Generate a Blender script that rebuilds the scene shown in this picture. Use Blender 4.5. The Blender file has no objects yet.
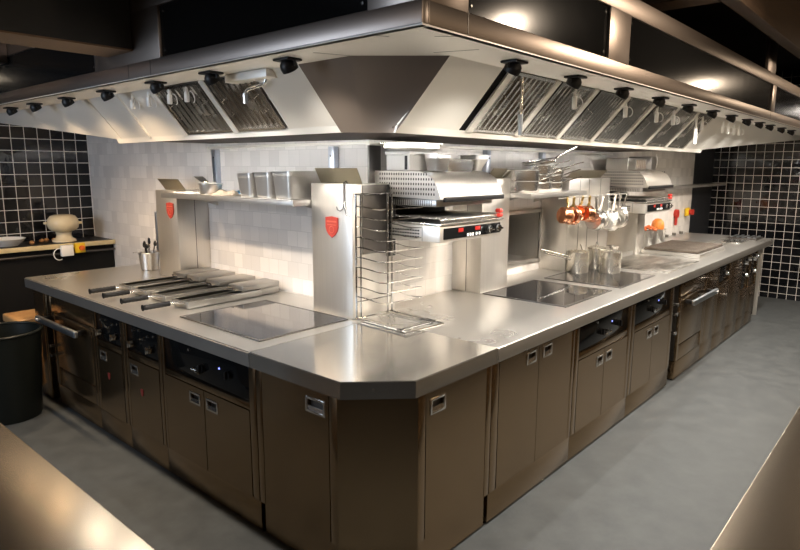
import bpy, bmesh, math, random
from mathutils import Vector, Matrix
random.seed(7)
S = bpy.context.scene
C = S.collection
PI = math.pi

# ------------------------------------------------------------------ materials
def mat(name, base, metal=0.0, rough=0.5, spec=0.5, emit=None, estr=0.0, trans=0.0, coat=0.0):
    m = bpy.data.materials.new(name)
    m.use_nodes = True
    b = m.node_tree.nodes['Principled BSDF']
    b.inputs['Base Color'].default_value = (*base, 1)
    b.inputs['Metallic'].default_value = metal
    b.inputs['Roughness'].default_value = rough
    b.inputs['Specular IOR Level'].default_value = spec
    b.inputs['Coat Weight'].default_value = coat
    b.inputs['Transmission Weight'].default_value = trans
    if emit:
        b.inputs['Emission Color'].default_value = (*emit, 1)
        b.inputs['Emission Strength'].default_value = estr
    return m

def N(m, t, **kw):
    n = m.node_tree.nodes.new(t)
    for k, v in kw.items():
        setattr(n, k, v)
    return n

def L(m, a, b):
    m.node_tree.links.new(a, b)

def bsdf(m):
    return m.node_tree.nodes['Principled BSDF']

def brushed(name, base, rough=0.3, scale=(6, 6, 160), var=0.12, cvar=0.08, bump=0.02, blotch=2.5, metal=1.0):
    """stainless steel: stretched noise for the brushing, broad noise for wear"""
    m = mat(name, base, metal, rough)
    b = bsdf(m)
    tc = N(m, 'ShaderNodeTexCoord')
    mp = N(m, 'ShaderNodeMapping')
    mp.inputs['Scale'].default_value = scale
    L(m, tc.outputs['Object'], mp.inputs['Vector'])
    n1 = N(m, 'ShaderNodeTexNoise')
    n1.inputs['Scale'].default_value = 1.0
    n1.inputs['Detail'].default_value = 3
    L(m, mp.outputs['Vector'], n1.inputs['Vector'])
    n2 = N(m, 'ShaderNodeTexNoise')
    n2.inputs['Scale'].default_value = blotch
    n2.inputs['Detail'].default_value = 4
    L(m, tc.outputs['Object'], n2.inputs['Vector'])
    add = N(m, 'ShaderNodeMath', operation='ADD')
    L(m, n1.outputs['Fac'], add.inputs[0])
    L(m, n2.outputs['Fac'], add.inputs[1])
    mr = N(m, 'ShaderNodeMapRange')
    mr.inputs['From Min'].default_value = 0.6
    mr.inputs['From Max'].default_value = 1.4
    mr.inputs['To Min'].default_value = max(0.04, rough - var)
    mr.inputs['To Max'].default_value = rough + var
    L(m, add.outputs[0], mr.inputs['Value'])
    L(m, mr.outputs['Result'], b.inputs['Roughness'])
    cr = N(m, 'ShaderNodeMapRange')
    cr.inputs['From Min'].default_value = 0.6
    cr.inputs['From Max'].default_value = 1.4
    cr.inputs['To Min'].default_value = 1 - cvar
    cr.inputs['To Max'].default_value = 1 + cvar
    L(m, add.outputs[0], cr.inputs['Value'])
    mx = N(m, 'ShaderNodeVectorMath', operation='SCALE')
    mx.inputs[0].default_value = base
    L(m, cr.outputs['Result'], mx.inputs['Scale'])
    L(m, mx.outputs['Vector'], b.inputs['Base Color'])
    bp = N(m, 'ShaderNodeBump')
    bp.inputs['Strength'].default_value = bump
    bp.inputs['Distance'].default_value = 0.004
    L(m, n1.outputs['Fac'], bp.inputs['Height'])
    L(m, bp.outputs['Normal'], b.inputs['Normal'])
    return m

def tiles(name, c1, c2, grout, w, h, mortar, off, ox, oz, rough, bump_big, plane=None, spec=0.5, tilt=0.0):
    """glazed wall tiles on vertical walls, laid out in metres along the wall"""
    m = mat(name, c1, 0.0, rough, spec)
    b = bsdf(m)
    g = N(m, 'ShaderNodeNewGeometry')
    sp = N(m, 'ShaderNodeSeparateXYZ')
    L(m, g.outputs['Position'], sp.inputs[0])
    sn = N(m, 'ShaderNodeSeparateXYZ')
    L(m, g.outputs['True Normal'], sn.inputs[0])
    ab = N(m, 'ShaderNodeMath', operation='ABSOLUTE')
    L(m, sn.outputs['X'], ab.inputs[0])
    gt = N(m, 'ShaderNodeMath', operation='GREATER_THAN')
    gt.inputs[1].default_value = 0.5
    L(m, ab.outputs[0], gt.inputs[0])
    mixu = N(m, 'ShaderNodeMix', data_type='FLOAT')
    L(m, gt.outputs[0], mixu.inputs['Factor'])
    L(m, sp.outputs['X'], mixu.inputs['A'])
    L(m, sp.outputs['Y'], mixu.inputs['B'])
    au = N(m, 'ShaderNodeMath', operation='ADD'); au.inputs[1].default_value = -ox + 40 * w
    az = N(m, 'ShaderNodeMath', operation='ADD'); az.inputs[1].default_value = -oz + 40 * h
    L(m, mixu.outputs['Result'], au.inputs[0])
    L(m, sp.outputs['Z'], az.inputs[0])
    cb = N(m, 'ShaderNodeCombineXYZ')
    L(m, au.outputs[0], cb.inputs['X'])
    L(m, az.outputs[0], cb.inputs['Y'])
    br = N(m, 'ShaderNodeTexBrick')
    br.offset = off
    br.squash = 1.0
    br.inputs['Scale'].default_value = 1.0
    br.inputs['Mortar Size'].default_value = mortar
    br.inputs['Mortar Smooth'].default_value = 0.1
    br.inputs['Bias'].default_value = 0.0
    br.inputs['Brick Width'].default_value = w
    br.inputs['Row Height'].default_value = h
    br.inputs['Color1'].default_value = (*c1, 1)
    br.inputs['Color2'].default_value = (*c2, 1)
    br.inputs['Mortar'].default_value = (*grout, 1)
    L(m, cb.outputs[0], br.inputs['Vector'])
    L(m, br.outputs['Color'], b.inputs['Base Color'])
    rr = N(m, 'ShaderNodeMapRange')
    rr.inputs['To Min'].default_value = rough
    rr.inputs['To Max'].default_value = 0.8
    L(m, br.outputs['Fac'], rr.inputs['Value'])
    L(m, rr.outputs['Result'], b.inputs['Roughness'])
    nz = N(m, 'ShaderNodeTexNoise')
    nz.inputs['Scale'].default_value = 13
    nz.inputs['Detail'].default_value = 2
    L(m, g.outputs['Position'], nz.inputs['Vector'])
    inv = N(m, 'ShaderNodeMath', operation='MULTIPLY_ADD')
    inv.inputs[1].default_value = -0.35
    L(m, br.outputs['Fac'], inv.inputs[0])
    L(m, nz.outputs['Fac'], inv.inputs[2])
    bp = N(m, 'ShaderNodeBump')
    bp.inputs['Strength'].default_value = bump_big
    bp.inputs['Distance'].default_value = 0.012
    L(m, inv.outputs[0], bp.inputs['Height'])
    L(m, bp.outputs['Normal'], b.inputs['Normal'])
    return m

def noisy(name, c1, c2, scale, rough, metal=0.0, detail=6, stretch=(1, 1, 1), bump=0.0, rvar=0.1, spec=0.5):
    m = mat(name, c1, metal, rough, spec)
    b = bsdf(m)
    tc = N(m, 'ShaderNodeTexCoord')
    mp = N(m, 'ShaderNodeMapping')
    mp.inputs['Scale'].default_value = stretch
    L(m, tc.outputs['Object'], mp.inputs['Vector'])
    n = N(m, 'ShaderNodeTexNoise')
    n.inputs['Scale'].default_value = scale
    n.inputs['Detail'].default_value = detail
    n.inputs['Roughness'].default_value = 0.65
    L(m, mp.outputs['Vector'], n.inputs['Vector'])
    r = N(m, 'ShaderNodeValToRGB')
    r.color_ramp.elements[0].position = 0.33
    r.color_ramp.elements[0].color = (*c1, 1)
    r.color_ramp.elements[1].position = 0.68
    r.color_ramp.elements[1].color = (*c2, 1)
    L(m, n.outputs['Fac'], r.inputs['Fac'])
    L(m, r.outputs['Color'], b.inputs['Base Color'])
    mr = N(m, 'ShaderNodeMapRange')
    mr.inputs['To Min'].default_value = max(0.03, rough - rvar)
    mr.inputs['To Max'].default_value = rough + rvar
    L(m, n.outputs['Fac'], mr.inputs['Value'])
    L(m, mr.outputs['Result'], b.inputs['Roughness'])
    if bump:
        bp = N(m, 'ShaderNodeBump')
        bp.inputs['Strength'].default_value = bump
        bp.inputs['Distance'].default_value = 0.003
        L(m, n.outputs['Fac'], bp.inputs['Height'])
        L(m, bp.outputs['Normal'], b.inputs['Normal'])
    return m

M = {}
STRIP = 50.0
M['top'] = brushed('worktop_steel', (0.53, 0.515, 0.485), 0.29, (2, 2, 2), 0.03, 0.05, 0.0, 1.5, 0.84)
M['slab'] = brushed('corner_worktop_steel', (0.58, 0.565, 0.53), 0.16, (2, 2, 2), 0.02, 0.05, 0.0, 2.0, 0.92)
M['front'] = brushed('cabinet_steel', (0.35, 0.248, 0.148), 0.21, (2, 2, 1), 0.02, 0.02, 0.0, 1.2, 0.97)
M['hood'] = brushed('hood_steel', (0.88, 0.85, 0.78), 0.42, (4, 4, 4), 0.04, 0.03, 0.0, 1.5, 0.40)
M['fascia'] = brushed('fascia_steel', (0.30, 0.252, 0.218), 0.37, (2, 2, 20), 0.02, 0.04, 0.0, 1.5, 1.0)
M['pillar'] = brushed('pillar_steel', (0.72, 0.69, 0.64), 0.36, (90, 90, 3), 0.05, 0.05, 0.0, 1.5, 0.86)
def anisotropic(m, a, rot):
    t = N(m, 'ShaderNodeTangent', direction_type='RADIAL', axis='Z')
    L(m, t.outputs['Tangent'], bsdf(m).inputs['Tangent'])
    bsdf(m).inputs['Anisotropic'].default_value = a
    bsdf(m).inputs['Anisotropic Rotation'].default_value = rot
anisotropic(M['pillar'], 0.5, 0.25)
M['steel'] = brushed('plain_steel', (0.60, 0.585, 0.56), 0.34, (20, 20, 20), 0.04, 0.05, 0.0, 4, 0.92)
M['pot'] = brushed('pot_steel', (0.74, 0.70, 0.62), 0.27, (3, 3, 3), 0.03, 0.03, 0.0, 3, 0.96)
M['basket'] = brushed('basket_steel', (0.42, 0.41, 0.385), 0.33, (10, 10, 10), 0.04, 0.06, 0.0, 6, 0.95)
M['bright'] = mat('polished_steel', (0.78, 0.76, 0.72), 0.96, 0.20)
M['corner'] = brushed('shade_toned_corner_steel', (0.21, 0.17, 0.138), 0.5, (3, 3, 3), 0.03, 0.03, 0.0, 1.5, 0.45)  # darker than the hood steel: its dim reflections are put into the colour
M['lid'] = brushed('duct_lid_steel', (0.40, 0.36, 0.27), 0.35, (8, 8, 8), 0.04, 0.04, 0.0, 3, 0.9)
M['under'] = mat('shade_toned_underside', (0.05, 0.036, 0.026), 0.0, 0.6, 0.3)  # the unlit look of the underside is put into this dark colour
M['chrome'] = mat('chrome', (0.85, 0.85, 0.84), 1.0, 0.08)
M['darksteel'] = mat('dark_steel', (0.16, 0.15, 0.14), 1.0, 0.4)
M['bluesteel'] = brushed('handle_steel', (0.42, 0.46, 0.50), 0.35, (10, 10, 80), 0.05, 0.05, 0, 3)
M['filter'] = brushed('baffle_steel', (0.72, 0.70, 0.66), 0.24, (3, 3, 3), 0.08, 0.15, 0.0, 9)
M['blackglass'] = mat('black_glass', (0.006, 0.0065, 0.007), 0.0, 0.08, 0.22)
M['hob'] = mat('hob_glass', (0.018, 0.018, 0.02), 0.0, 0.06, 0.8, coat=0.6)
bsdf(M['hob']).inputs['IOR'].default_value = 2.5
M['blackpanel'] = noisy('black_panel', (0.006, 0.006, 0.006), (0.006, 0.006, 0.006), 3, 0.15, 0.0, rvar=0.03, spec=0.18)
M['black'] = mat('black_plastic', (0.007, 0.007, 0.0075), 0.0, 0.42, 0.4)
M['blackmatt'] = mat('black_matt', (0.008, 0.008, 0.008), 0.0, 0.75, 0.2)
M['void'] = mat('dark_gap', (0.004, 0.004, 0.004), 0.0, 0.9, 0.1)
M['bin'] = mat('bin_plastic', (0.007, 0.009, 0.0075), 0.0, 0.42, 0.3)
M['floor'] = noisy('floor_screed', (0.052, 0.058, 0.061), (0.080, 0.088, 0.090), 7, 0.52, 0.0, 8, bump=0.12, rvar=0.12, spec=0.4)
M['ceiling'] = noisy('ceiling_paint', (0.010, 0.009, 0.008), (0.016, 0.014, 0.012), 5, 0.8)
M['tile_black'] = tiles('black_tiles', (0.003, 0.0035, 0.005), (0.008, 0.009, 0.012), (0.78, 0.74, 0.70), 0.1065, 0.1035, 0.0030, 0.0, 0.924, 0.898, 0.05, 0.13, spec=0.6)
M['tile_black_l'] = tiles('black_tiles_left', (0.003, 0.0035, 0.005), (0.008, 0.009, 0.012), (0.78, 0.74, 0.70), 0.1065, 0.1035, 0.0030, 0.0, 0.333, 1.849, 0.05, 0.13, spec=0.6)
M['tile_white'] = tiles('white_tiles', (0.80, 0.77, 0.735), (0.66, 0.635, 0.61), (0.55, 0.53, 0.50), 0.102, 0.102, 0.0016, 0.37, 0.0, 0.903, 0.20, 0.14)
M['navy'] = noisy('dark_painted_wall', (0.010, 0.012, 0.016), (0.016, 0.019, 0.025), 6, 0.35)
M['white'] = mat('white_plastic', (0.90, 0.90, 0.88), 0.0, 0.35)
M['card'] = noisy('white_box_board', (0.76, 0.74, 0.70), (0.82, 0.80, 0.77), 4, 0.5)
M['copper'] = brushed('copper', (0.78, 0.36, 0.20), 0.26, (8, 8, 8), 0.06, 0.12, 0, 14)
M['brass'] = mat('brass', (0.78, 0.55, 0.20), 1.0, 0.28)
M['darkred'] = mat('dark_red_enamel', (0.24, 0.03, 0.025), 0.0, 0.4)
M['red'] = mat('red_enamel', (0.36, 0.04, 0.028), 0.0, 0.4)
M['redplastic'] = mat('red_plastic', (0.48, 0.03, 0.02), 0.0, 0.35)
M['redlamp'] = mat('red_display', (0.30, 0.015, 0.012), 0.0, 0.3, emit=(1.0, 0.05, 0.03), estr=0.04)
M['bluelamp'] = mat('blue_led', (0.1, 0.15, 0.8), 0.0, 0.3, emit=(0.25, 0.3, 1.0), estr=2.5)
M['yellow'] = mat('yellow_plastic', (0.85, 0.55, 0.02), 0.0, 0.4)
M['emblemline'] = mat('emblem_line', (0.55, 0.13, 0.08), 0.0, 0.4)
M['orange'] = mat('orange_button', (0.85, 0.16, 0.02), 0.0, 0.4)
M['cream'] = noisy('cream_glaze', (0.74, 0.62, 0.40), (0.80, 0.70, 0.49), 5, 0.22, rvar=0.05)
M['creamtrim'] = noisy('cream_trim', (0.62, 0.52, 0.30), (0.70, 0.60, 0.37), 9, 0.4)
M['porcelain'] = mat('white_porcelain', (0.82, 0.81, 0.80), 0.0, 0.2)
M['beamblack'] = noisy('black_beam', (0.010, 0.010, 0.010), (0.018, 0.017, 0.016), 8, 0.6)
M['beambrown'] = noisy('beam_underside', (0.17, 0.105, 0.06), (0.23, 0.145, 0.085), 7, 0.6, stretch=(1, 8, 1))
M['timber'] = noisy('old_timber', (0.045, 0.026, 0.014), (0.09, 0.055, 0.032), 6, 0.65, stretch=(1, 9, 9), bump=0.3)
M['wood'] = noisy('pale_wood', (0.52, 0.27, 0.10), (0.68, 0.40, 0.17), 6, 0.45, stretch=(2, 12, 12), bump=0.05)
M['bluecloth'] = noisy('blue_film', (0.10, 0.33, 0.62), (0.25, 0.55, 0.80), 12, 0.4)
M['tan'] = noisy('tan_cloth', (0.36, 0.29, 0.22), (0.48, 0.41, 0.33), 20, 0.8)
M['paper'] = mat('paper', (0.75, 0.72, 0.68), 0.0, 0.7)
M['food'] = noisy('orange_food', (0.62, 0.15, 0.02), (0.85, 0.30, 0.05), 40, 0.5, bump=0.4)
M['foodred'] = noisy('red_orange_food', (0.50, 0.08, 0.02), (0.72, 0.20, 0.04), 60, 0.5, bump=0.5)
M['brownfood'] = noisy('brown_shell', (0.30, 0.14, 0.05), (0.45, 0.24, 0.10), 30, 0.6)
M['plancha'] = noisy('griddle_plate', (0.24, 0.225, 0.20), (0.66, 0.63, 0.58), 3.4, 0.34, 1.0, 4, stretch=(1, 4, 1), rvar=0.12)
M['castiron'] = noisy('dark_grill_iron', (0.10, 0.082, 0.065), (0.18, 0.15, 0.125), 12, 0.5, 0.7)
M['table'] = noisy('worn_table_steel', (0.33, 0.28, 0.215), (0.38, 0.325, 0.255), 40, 0.26, 1.0, 2, stretch=(1, 6, 1), rvar=0.01)
M['strip'] = mat('added_light_strip', (0.9, 0.88, 0.82), 0.0, 0.4, emit=(1.0, 0.96, 0.91), estr=STRIP)  # glow of the added, unseen strips that brighten the upper walls
M['lens'] = mat('lamp_lens', (0.9, 0.85, 0.7), 0.0, 0.3, emit=(1.0, 0.82, 0.6), estr=6.0)
M['bluewhite'] = mat('grey_bracket', (0.55, 0.60, 0.68), 1.0, 0.35)

# ------------------------------------------------------------------ mesh building
class MB:
    def __init__(s, xf=None):
        s.bm = bmesh.new(); s.mats = []; s.xf = xf
    def mi(s, m):
        m = M[m] if isinstance(m, str) else m
        if m not in s.mats:
            s.mats.append(m)
        return s.mats.index(m)
    def _v(s, co):
        co = Vector(co)
        if s.xf: co = Vector(s.xf(co))
        return s.bm.verts.new(co)
    def faces(s, pts, fs, m, smooth=False):
        vs = [s._v(p) for p in pts]
        k = s.mi(m)
        for f in fs:
            try:
                q = s.bm.faces.new([vs[i] for i in f])
                q.material_index = k; q.smooth = smooth
            except ValueError:
                pass
        return s
    def box(s, a, b, m, bev=0.0, seg=2, T=None):
        lo = [min(a[i], b[i]) for i in range(3)]; hi = [max(a[i], b[i]) for i in range(3)]
        t = bmesh.new()
        bmesh.ops.create_cube(t, size=1.0)
        for v in t.verts:
            v.co = Vector([lo[i] + (v.co[i] + 0.5) * (hi[i] - lo[i]) for i in range(3)])
        if bev > 0:
            bev = min(bev, 0.45 * min(hi[i] - lo[i] for i in range(3)))
            bmesh.ops.bevel(t, geom=list(t.edges), offset=bev, segments=seg, affect='EDGES', profile=0.5)
        t.verts.index_update()
        pts = [(T @ v.co if T else v.co.copy()) for v in t.verts]
        s.faces(pts, [[v.index for v in f.verts] for f in t.faces], m, smooth=bev > 0)
        t.free()
        return s
    def ring(s, c, ax, r, n, ph=0.0):
        ax = Vector(ax).normalized()
        u = ax.orthogonal().normalized(); w = ax.cross(u)
        return [Vector(c) + r * (math.cos(ph + 2 * PI * i / n) * u + math.sin(ph + 2 * PI * i / n) * w) for i in range(n)]
    def cyl(s, p0, p1, r, m, n=20, r1=None):
        p0, p1 = Vector(p0), Vector(p1)
        a = s.ring(p0, p1 - p0, r, n); b = s.ring(p1, p1 - p0, r if r1 is None else r1, n)
        fs = [[i, (i + 1) % n, n + (i + 1) % n, n + i] for i in range(n)] + [list(range(n))[::-1], list(range(n, 2 * n))]
        return s.faces(a + b, fs, m, True)
    def tube(s, pts, r, m, n=8, closed=False):
        pts = [Vector(p) for p in pts]
        k = len(pts); P = []; prev = None
        for i, p in enumerate(pts):
            if closed:
                d = (pts[(i + 1) % k] - pts[i - 1]).normalized()
            else:
                d = (pts[min(i + 1, k - 1)] - pts[max(i - 1, 0)]).normalized()
            u = d.orthogonal().normalized() if prev is None else (prev - prev.dot(d) * d).normalized()
            prev = u; w = d.cross(u)
            rr = r[i] if isinstance(r, (list, tuple)) else r
            P += [p + rr * (math.cos(2 * PI * j / n) * u + math.sin(2 * PI * j / n) * w) for j in range(n)]
        fs = []
        for i in range(k if closed else k - 1):
            a = i * n; b = ((i + 1) % k) * n
            fs += [[a + j, a + (j + 1) % n, b + (j + 1) % n, b + j] for j in range(n)]
        if not closed:
            fs += [list(range(n))[::-1], list(range((k - 1) * n, k * n))]
        return s.faces(P, fs, m, True)
    def lathe(s, prof, m, T=None, n=32):
        """profile of (radius, height) about local z; open ends are closed to the axis"""
        P = []; fs = []
        for r, z in prof:
            P += [Vector((r * math.cos(2 * PI * j / n), r * math.sin(2 * PI * j / n), z)) for j in range(n)]
        for i in range(len(prof) - 1):
            a, b = i * n, (i + 1) * n
            fs += [[a + j, a + (j + 1) % n, b + (j + 1) % n, b + j] for j in range(n)]
        if prof[0][0] > 1e-5: fs.append(list(range(n))[::-1])
        if prof[-1][0] > 1e-5: fs.append(list(range((len(prof) - 1) * n, len(prof) * n)))
        if T: P = [T @ p for p in P]
        return s.faces(P, fs, m, True)
    def prism(s, poly, vec, m, smooth=False):
        """a planar polygon given in 3-D, thickened along vec"""
        poly = [Vector(p) for p in poly]; vec = Vector(vec); n = len(poly)
        P = poly + [p + vec for p in poly]
        fs = [list(range(n))[::-1], list(range(n, 2 * n))] + [[i, (i + 1) % n, n + (i + 1) % n, n + i] for i in range(n)]
        return s.faces(P, fs, m, smooth)
    def build(s, name, parent=None, sharp=38):
        bmesh.ops.remove_doubles(s.bm, verts=s.bm.verts, dist=1e-6)
        bmesh.ops.recalc_face_normals(s.bm, faces=s.bm.faces)
        if parent is not None:
            off = parent['_w'] if '_w' in parent.keys() else (0, 0, 0)
            bmesh.ops.translate(s.bm, verts=s.bm.verts, vec=-Vector(off))
        me = bpy.data.meshes.new(name)
        s.bm.to_mesh(me); s.bm.free()
        for m in s.mats: me.materials.append(m)
        me.set_sharp_from_angle(angle=math.radians(sharp))
        o = bpy.data.objects.new(name, me)
        C.objects.link(o)
        if parent is not None:
            o.parent = parent
            o['_w'] = list(off)
        return o

def thing(name, label, cat, loc=(0, 0, 0), group=None):
    o = bpy.data.objects.new(name, None)
    o.empty_display_size = 0.1
    C.objects.link(o)
    o.location = loc
    o['_w'] = [float(v) for v in loc]
    o['label'] = label; o['category'] = cat
    if group: o['group'] = group
    return o

def tag(o, label, cat, group=None):
    o['label'] = label; o['category'] = cat
    if group: o['group'] = group
    return o

def struct(o):
    o['kind'] = 'structure'
    return o

def dup(root, loc, label, group=None, rotz=None):
    r = root.copy(); C.objects.link(r); r.location = loc
    if rotz is not None: r.rotation_euler = (0, 0, rotz)
    r['label'] = label
    if group: r['group'] = group
    for ch in list(root.children):
        c = ch.copy(); C.objects.link(c); c.parent = r
        for g in list(ch.children):
            d = g.copy(); C.objects.link(d); d.parent = c
    return r

ORD = ['first', 'second', 'third', 'fourth', 'fifth', 'sixth', 'seventh', 'eighth', 'ninth', 'tenth', 'eleventh', 'twelfth']
RX = lambda v: (v[0], v[1], v[2])            # right wing: u along x, v depth along y
LX = lambda v: (v[1], v[0], v[2])            # left wing: u along y, v depth along x
def along(side): return RX if side == 'R' else LX

# ------------------------------------------------------------------ camera
F_PX, YAW, PIT, ROL, CX, CY, CZ = 616.289, 0.7190, -0.1732, 0.0035, -1.5507, -1.4545, 1.7167
d = Vector((math.cos(YAW) * math.cos(PIT), math.sin(YAW) * math.cos(PIT), math.sin(PIT)))
r = Vector((math.sin(YAW), -math.cos(YAW), 0)); u = r.cross(d)
r2 = math.cos(ROL) * r + math.sin(ROL) * u; u2 = r2.cross(d)
cam = bpy.data.cameras.new('camera'); co = bpy.data.objects.new('camera', cam); C.objects.link(co)
cam.sensor_width = 36.0; cam.lens = F_PX / 800 * 36.0; cam.clip_start = 0.02
co.matrix_world = Matrix(((r2.x, u2.x, -d.x, CX), (r2.y, u2.y, -d.y, CY), (r2.z, u2.z, -d.z, CZ), (0, 0, 0, 1)))
S.camera = co

# ------------------------------------------------------------------ room shell
H = 0.90                    # worktop height
XW, YW = 0.975, 0.99        # faces of the white tiled wall behind each wing
b = MB(); b.box((-4.5, -4.5, -0.1), (8.1, 5.0, 0.0), 'floor'); struct(b.build('floor'))
b = MB(); b.box((-4.5, -4.5, 2.95), (8.1, 5.0, 3.05), 'ceiling'); struct(b.build('ceiling'))
b = MB(); b.box((XW, YW, 0), (1.25, 4.68, 2.95), 'tile_white'); struct(b.build('wall_left'))
b = MB()
NX0, NX1, NZ0, NZ1 = 2.46, 2.945, 0.99, 1.366
b.box((1.25, YW, 0), (NX0, 1.45, 2.95), 'tile_white'); b.box((NX1, YW, 0), (6.95, 1.45, 2.95), 'tile_white')
b.box((NX0, YW, 0), (NX1, 1.45, NZ0), 'tile_white'); b.box((NX0, YW, NZ1), (NX1, 1.45, 2.95), 'tile_white')
struct(b.build('wall_right'))
b = MB(); b.box((6.95, YW + .01, 0), (7.87, 1.45, 2.95), 'navy'); struct(b.build('wall_back'))
b = MB(); b.box((7.87, -4.5, 0), (8.1, 1.45, 2.95), 'tile_black'); struct(b.build('wall_right_end'))
b = MB(); b.box((-4.5, 4.68, 0), (1.25, 5.0, 2.95), 'tile_black_l'); struct(b.build('wall_left_end'))
# steel trims where the wall meets the hood, corner guard
b = MB(); b.box((XW - .022, YW - .02, 1.842), (XW, 2.6, 1.858), 'hood', .002); struct(b.build('trim_1'))
b = MB(); b.box((XW - .022, YW - .024, 1.836), (4.3, YW - .001, 1.852), 'hood', .002); struct(b.build('trim_2'))
b = MB(); b.box((XW - .012, YW - .012, .9), (XW + .085, YW, 1.84), 'darksteel', .002); struct(b.build('trim_3'))

# recess in the white wall, steel lined
t = thing('wall_recess', 'steel-framed dark recess in the white tiles under the right shelf', 'recess', (2.7, YW, 0.99))
b = MB()
fw = .03
b.box((NX0 - fw, YW - .014, NZ0 - fw), (NX0, YW - .001, NZ1 + fw), 'steel', .003)
b.box((NX1, YW - .014, NZ0 - fw), (NX1 + fw, YW - .001, NZ1 + fw), 'steel', .003)
b.box((NX0, YW - .014, NZ1), (NX1, YW - .001, NZ1 + fw), 'steel', .003)
b.box((NX0, YW - .014, NZ0 - fw), (NX1, YW - .001, NZ0), 'steel', .003)
b.build('frame', t)
b = MB()
b.box((NX0, YW - .001, NZ0), (NX0 + .004, 1.36, NZ1), 'pillar'); b.box((NX1 - .004, YW - .001, NZ0), (NX1, 1.36, NZ1), 'pillar')
b.box((NX0 + .004, YW - .001, NZ0), (NX1 - .004, 1.36, NZ0 + .004), 'pillar'); b.box((NX0 + .004, YW - .001, NZ1 - .004), (NX1 - .004, 1.36, NZ1), 'pillar')
b.build('lining', t)
b = MB(); b.box((NX0 + .004, 1.36, NZ0 + .004), (NX1 - .004, 1.40, NZ1 - .004), 'blackmatt'); b.build('back_panel', t)
# narrow steel frame on the left wall beside the far pillar
t = thing('wall_recess', 'narrow grey steel frame on the white wall left of the far pillar', 'recess', (XW, 3.3, .96))
b = MB()
for y in (3.415, 3.11): b.box((XW - .02, y, .95), (XW - .001, y + .03, 1.35), 'bluewhite', .003)
b.box((XW - .02, 3.14, 1.32), (XW - .001, 3.415, 1.35), 'bluewhite', .003); b.box((XW - .02, 3.14, .95), (XW - .001, 3.415, .98), 'bluewhite', .003)
b.build('frame', t)
b = MB(); b.box((XW - .006, 3.14, .98), (XW - .001, 3.415, 1.32), 'steel'); b.build('panel', t)

# ------------------------------------------------------------------ worktops
t = MB(); t.prism([(0, .803, .83), (.797, .803, .83), (.797, YW - .003, .83), (XW - .003, YW - .003, .83), (XW - .003, 3.612, .83), (0, 3.612, .83)], (0, 0, .07), 'top')
bmesh.ops.remove_doubles(t.bm, verts=t.bm.verts, dist=1e-6)
bmesh.ops.bevel(t.bm, geom=[e for e in t.bm.edges if all(v.co.z > .89 for v in e.verts)], offset=.006, segments=3, affect='EDGES')
o = t.build('worktop'); tag(o, 'long stainless steel worktop of the left wing, under the wire frying baskets', 'worktop', 'worktops of the cooking island')
t = MB(); t.box((.803, 0, .83), (6.81, YW - .003, .90), 'top', .006, 3)
o = t.build('worktop'); tag(o, 'long stainless steel worktop of the right wing, under the three pots', 'worktop', 'worktops of the cooking island')
c = .207
t = thing('corner_worktop', 'chamfered stainless steel worktop at the near corner of the island', 'worktop', (.4, .4, .83), 'worktops of the cooking island')
b = MB(); b.prism([(0, c, .83), (c, 0, .83), (.8, 0, .83), (.8, .8, .83), (0, .8, .83)], (0, 0, .072), 'slab')
bmesh.ops.bevel(b.bm, geom=[e for e in b.bm.edges if all(v.co.z > .89 for v in e.verts)], offset=.003, segments=2, affect='EDGES')
b.build('top', t)
b = MB(); nrm = Vector((-1, -1, 0)).normalized()
p = Vector((.09, .117, .866)); b.cyl(p - nrm * .002, p + nrm * .004, .005, 'bright', 12); b.build('rivet', t)

# ------------------------------------------------------------------ cabinets
Z0, ZP, ZT = .012, .165, .83      # floor gap, plinth top, carcass top
def plate(b, u0, u1, z0, z1, v0, v1, m, hole=None, bev=.002):
    if not hole:
        b.box((u0, v0, z0), (u1, v1, z1), m, bev); return
    a0, a1, c0, c1 = hole
    b.box((u0, v0, z0), (a0, v1, z1), m); b.box((a1, v0, z0), (u1, v1, z1), m)
    b.box((a0, v0, z0), (a1, v1, c0), m); b.box((a0, v0, c1), (a1, v1, z1), m)

def flush_handle(par, xf, a0, a1, c0, c1, v):
    b = MB(xf); w = .009
    b.box((a0 - w, v - .004, c0 - w), (a0 + .002, v + .004, c1 + w), 'bright', .0015); b.box((a1 - .002, v - .004, c0 - w), (a1 + w, v + .004, c1 + w), 'bright', .0015)
    b.box((a0, v - .004, c0 - w), (a1, v + .004, c0 + .002), 'bright', .0015); b.box((a0, v - .004, c1 - .002), (a1, v + .004, c1 + w), 'bright', .0015)
    b.box((a0 + .001, v + .0185, c0 + .001), (a1 - .001, v + .0195, c1 - .001), 'darksteel')
    # sloped grip lip in the lower half of the cup
    zc = c0 + .36 * (c1 - c0)
    b.prism([(a0 + .003, v - .002, c0 + .002), (a0 + .003, v + .017, c0 + .002), (a0 + .003, v + .008, zc), (a0 + .003, v + .002, zc)], (a1 - a0 - .006, 0, 0), 'bright')
    return b.build('handle', par)

def door(par, xf, u0, u1, z0, z1, hole=None, v=.03, m='front', emblem=None, knob=None):
    b = MB(xf)
    plate(b, u0, u1, z0, z1, v, v + .02, m, hole)
    d = b.build('door', par)
    if hole: flush_handle(d, xf, *hole, v)
    if emblem:
        b = MB(xf); eu, ez = emblem
        shield(b, eu, ez, .028, .042, v - .003, v, 'darkred'); b.build('emblem', d)
    if knob:
        b = MB(xf); ku, kz = knob
        b.cyl((ku, v - .03, kz), (ku, v, kz), .012, 'chrome', 14); b.cyl((ku, v - .034, kz), (ku, v - .026, kz), .017, 'chrome', 14)
        b.build('knob', d)
    return d

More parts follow.
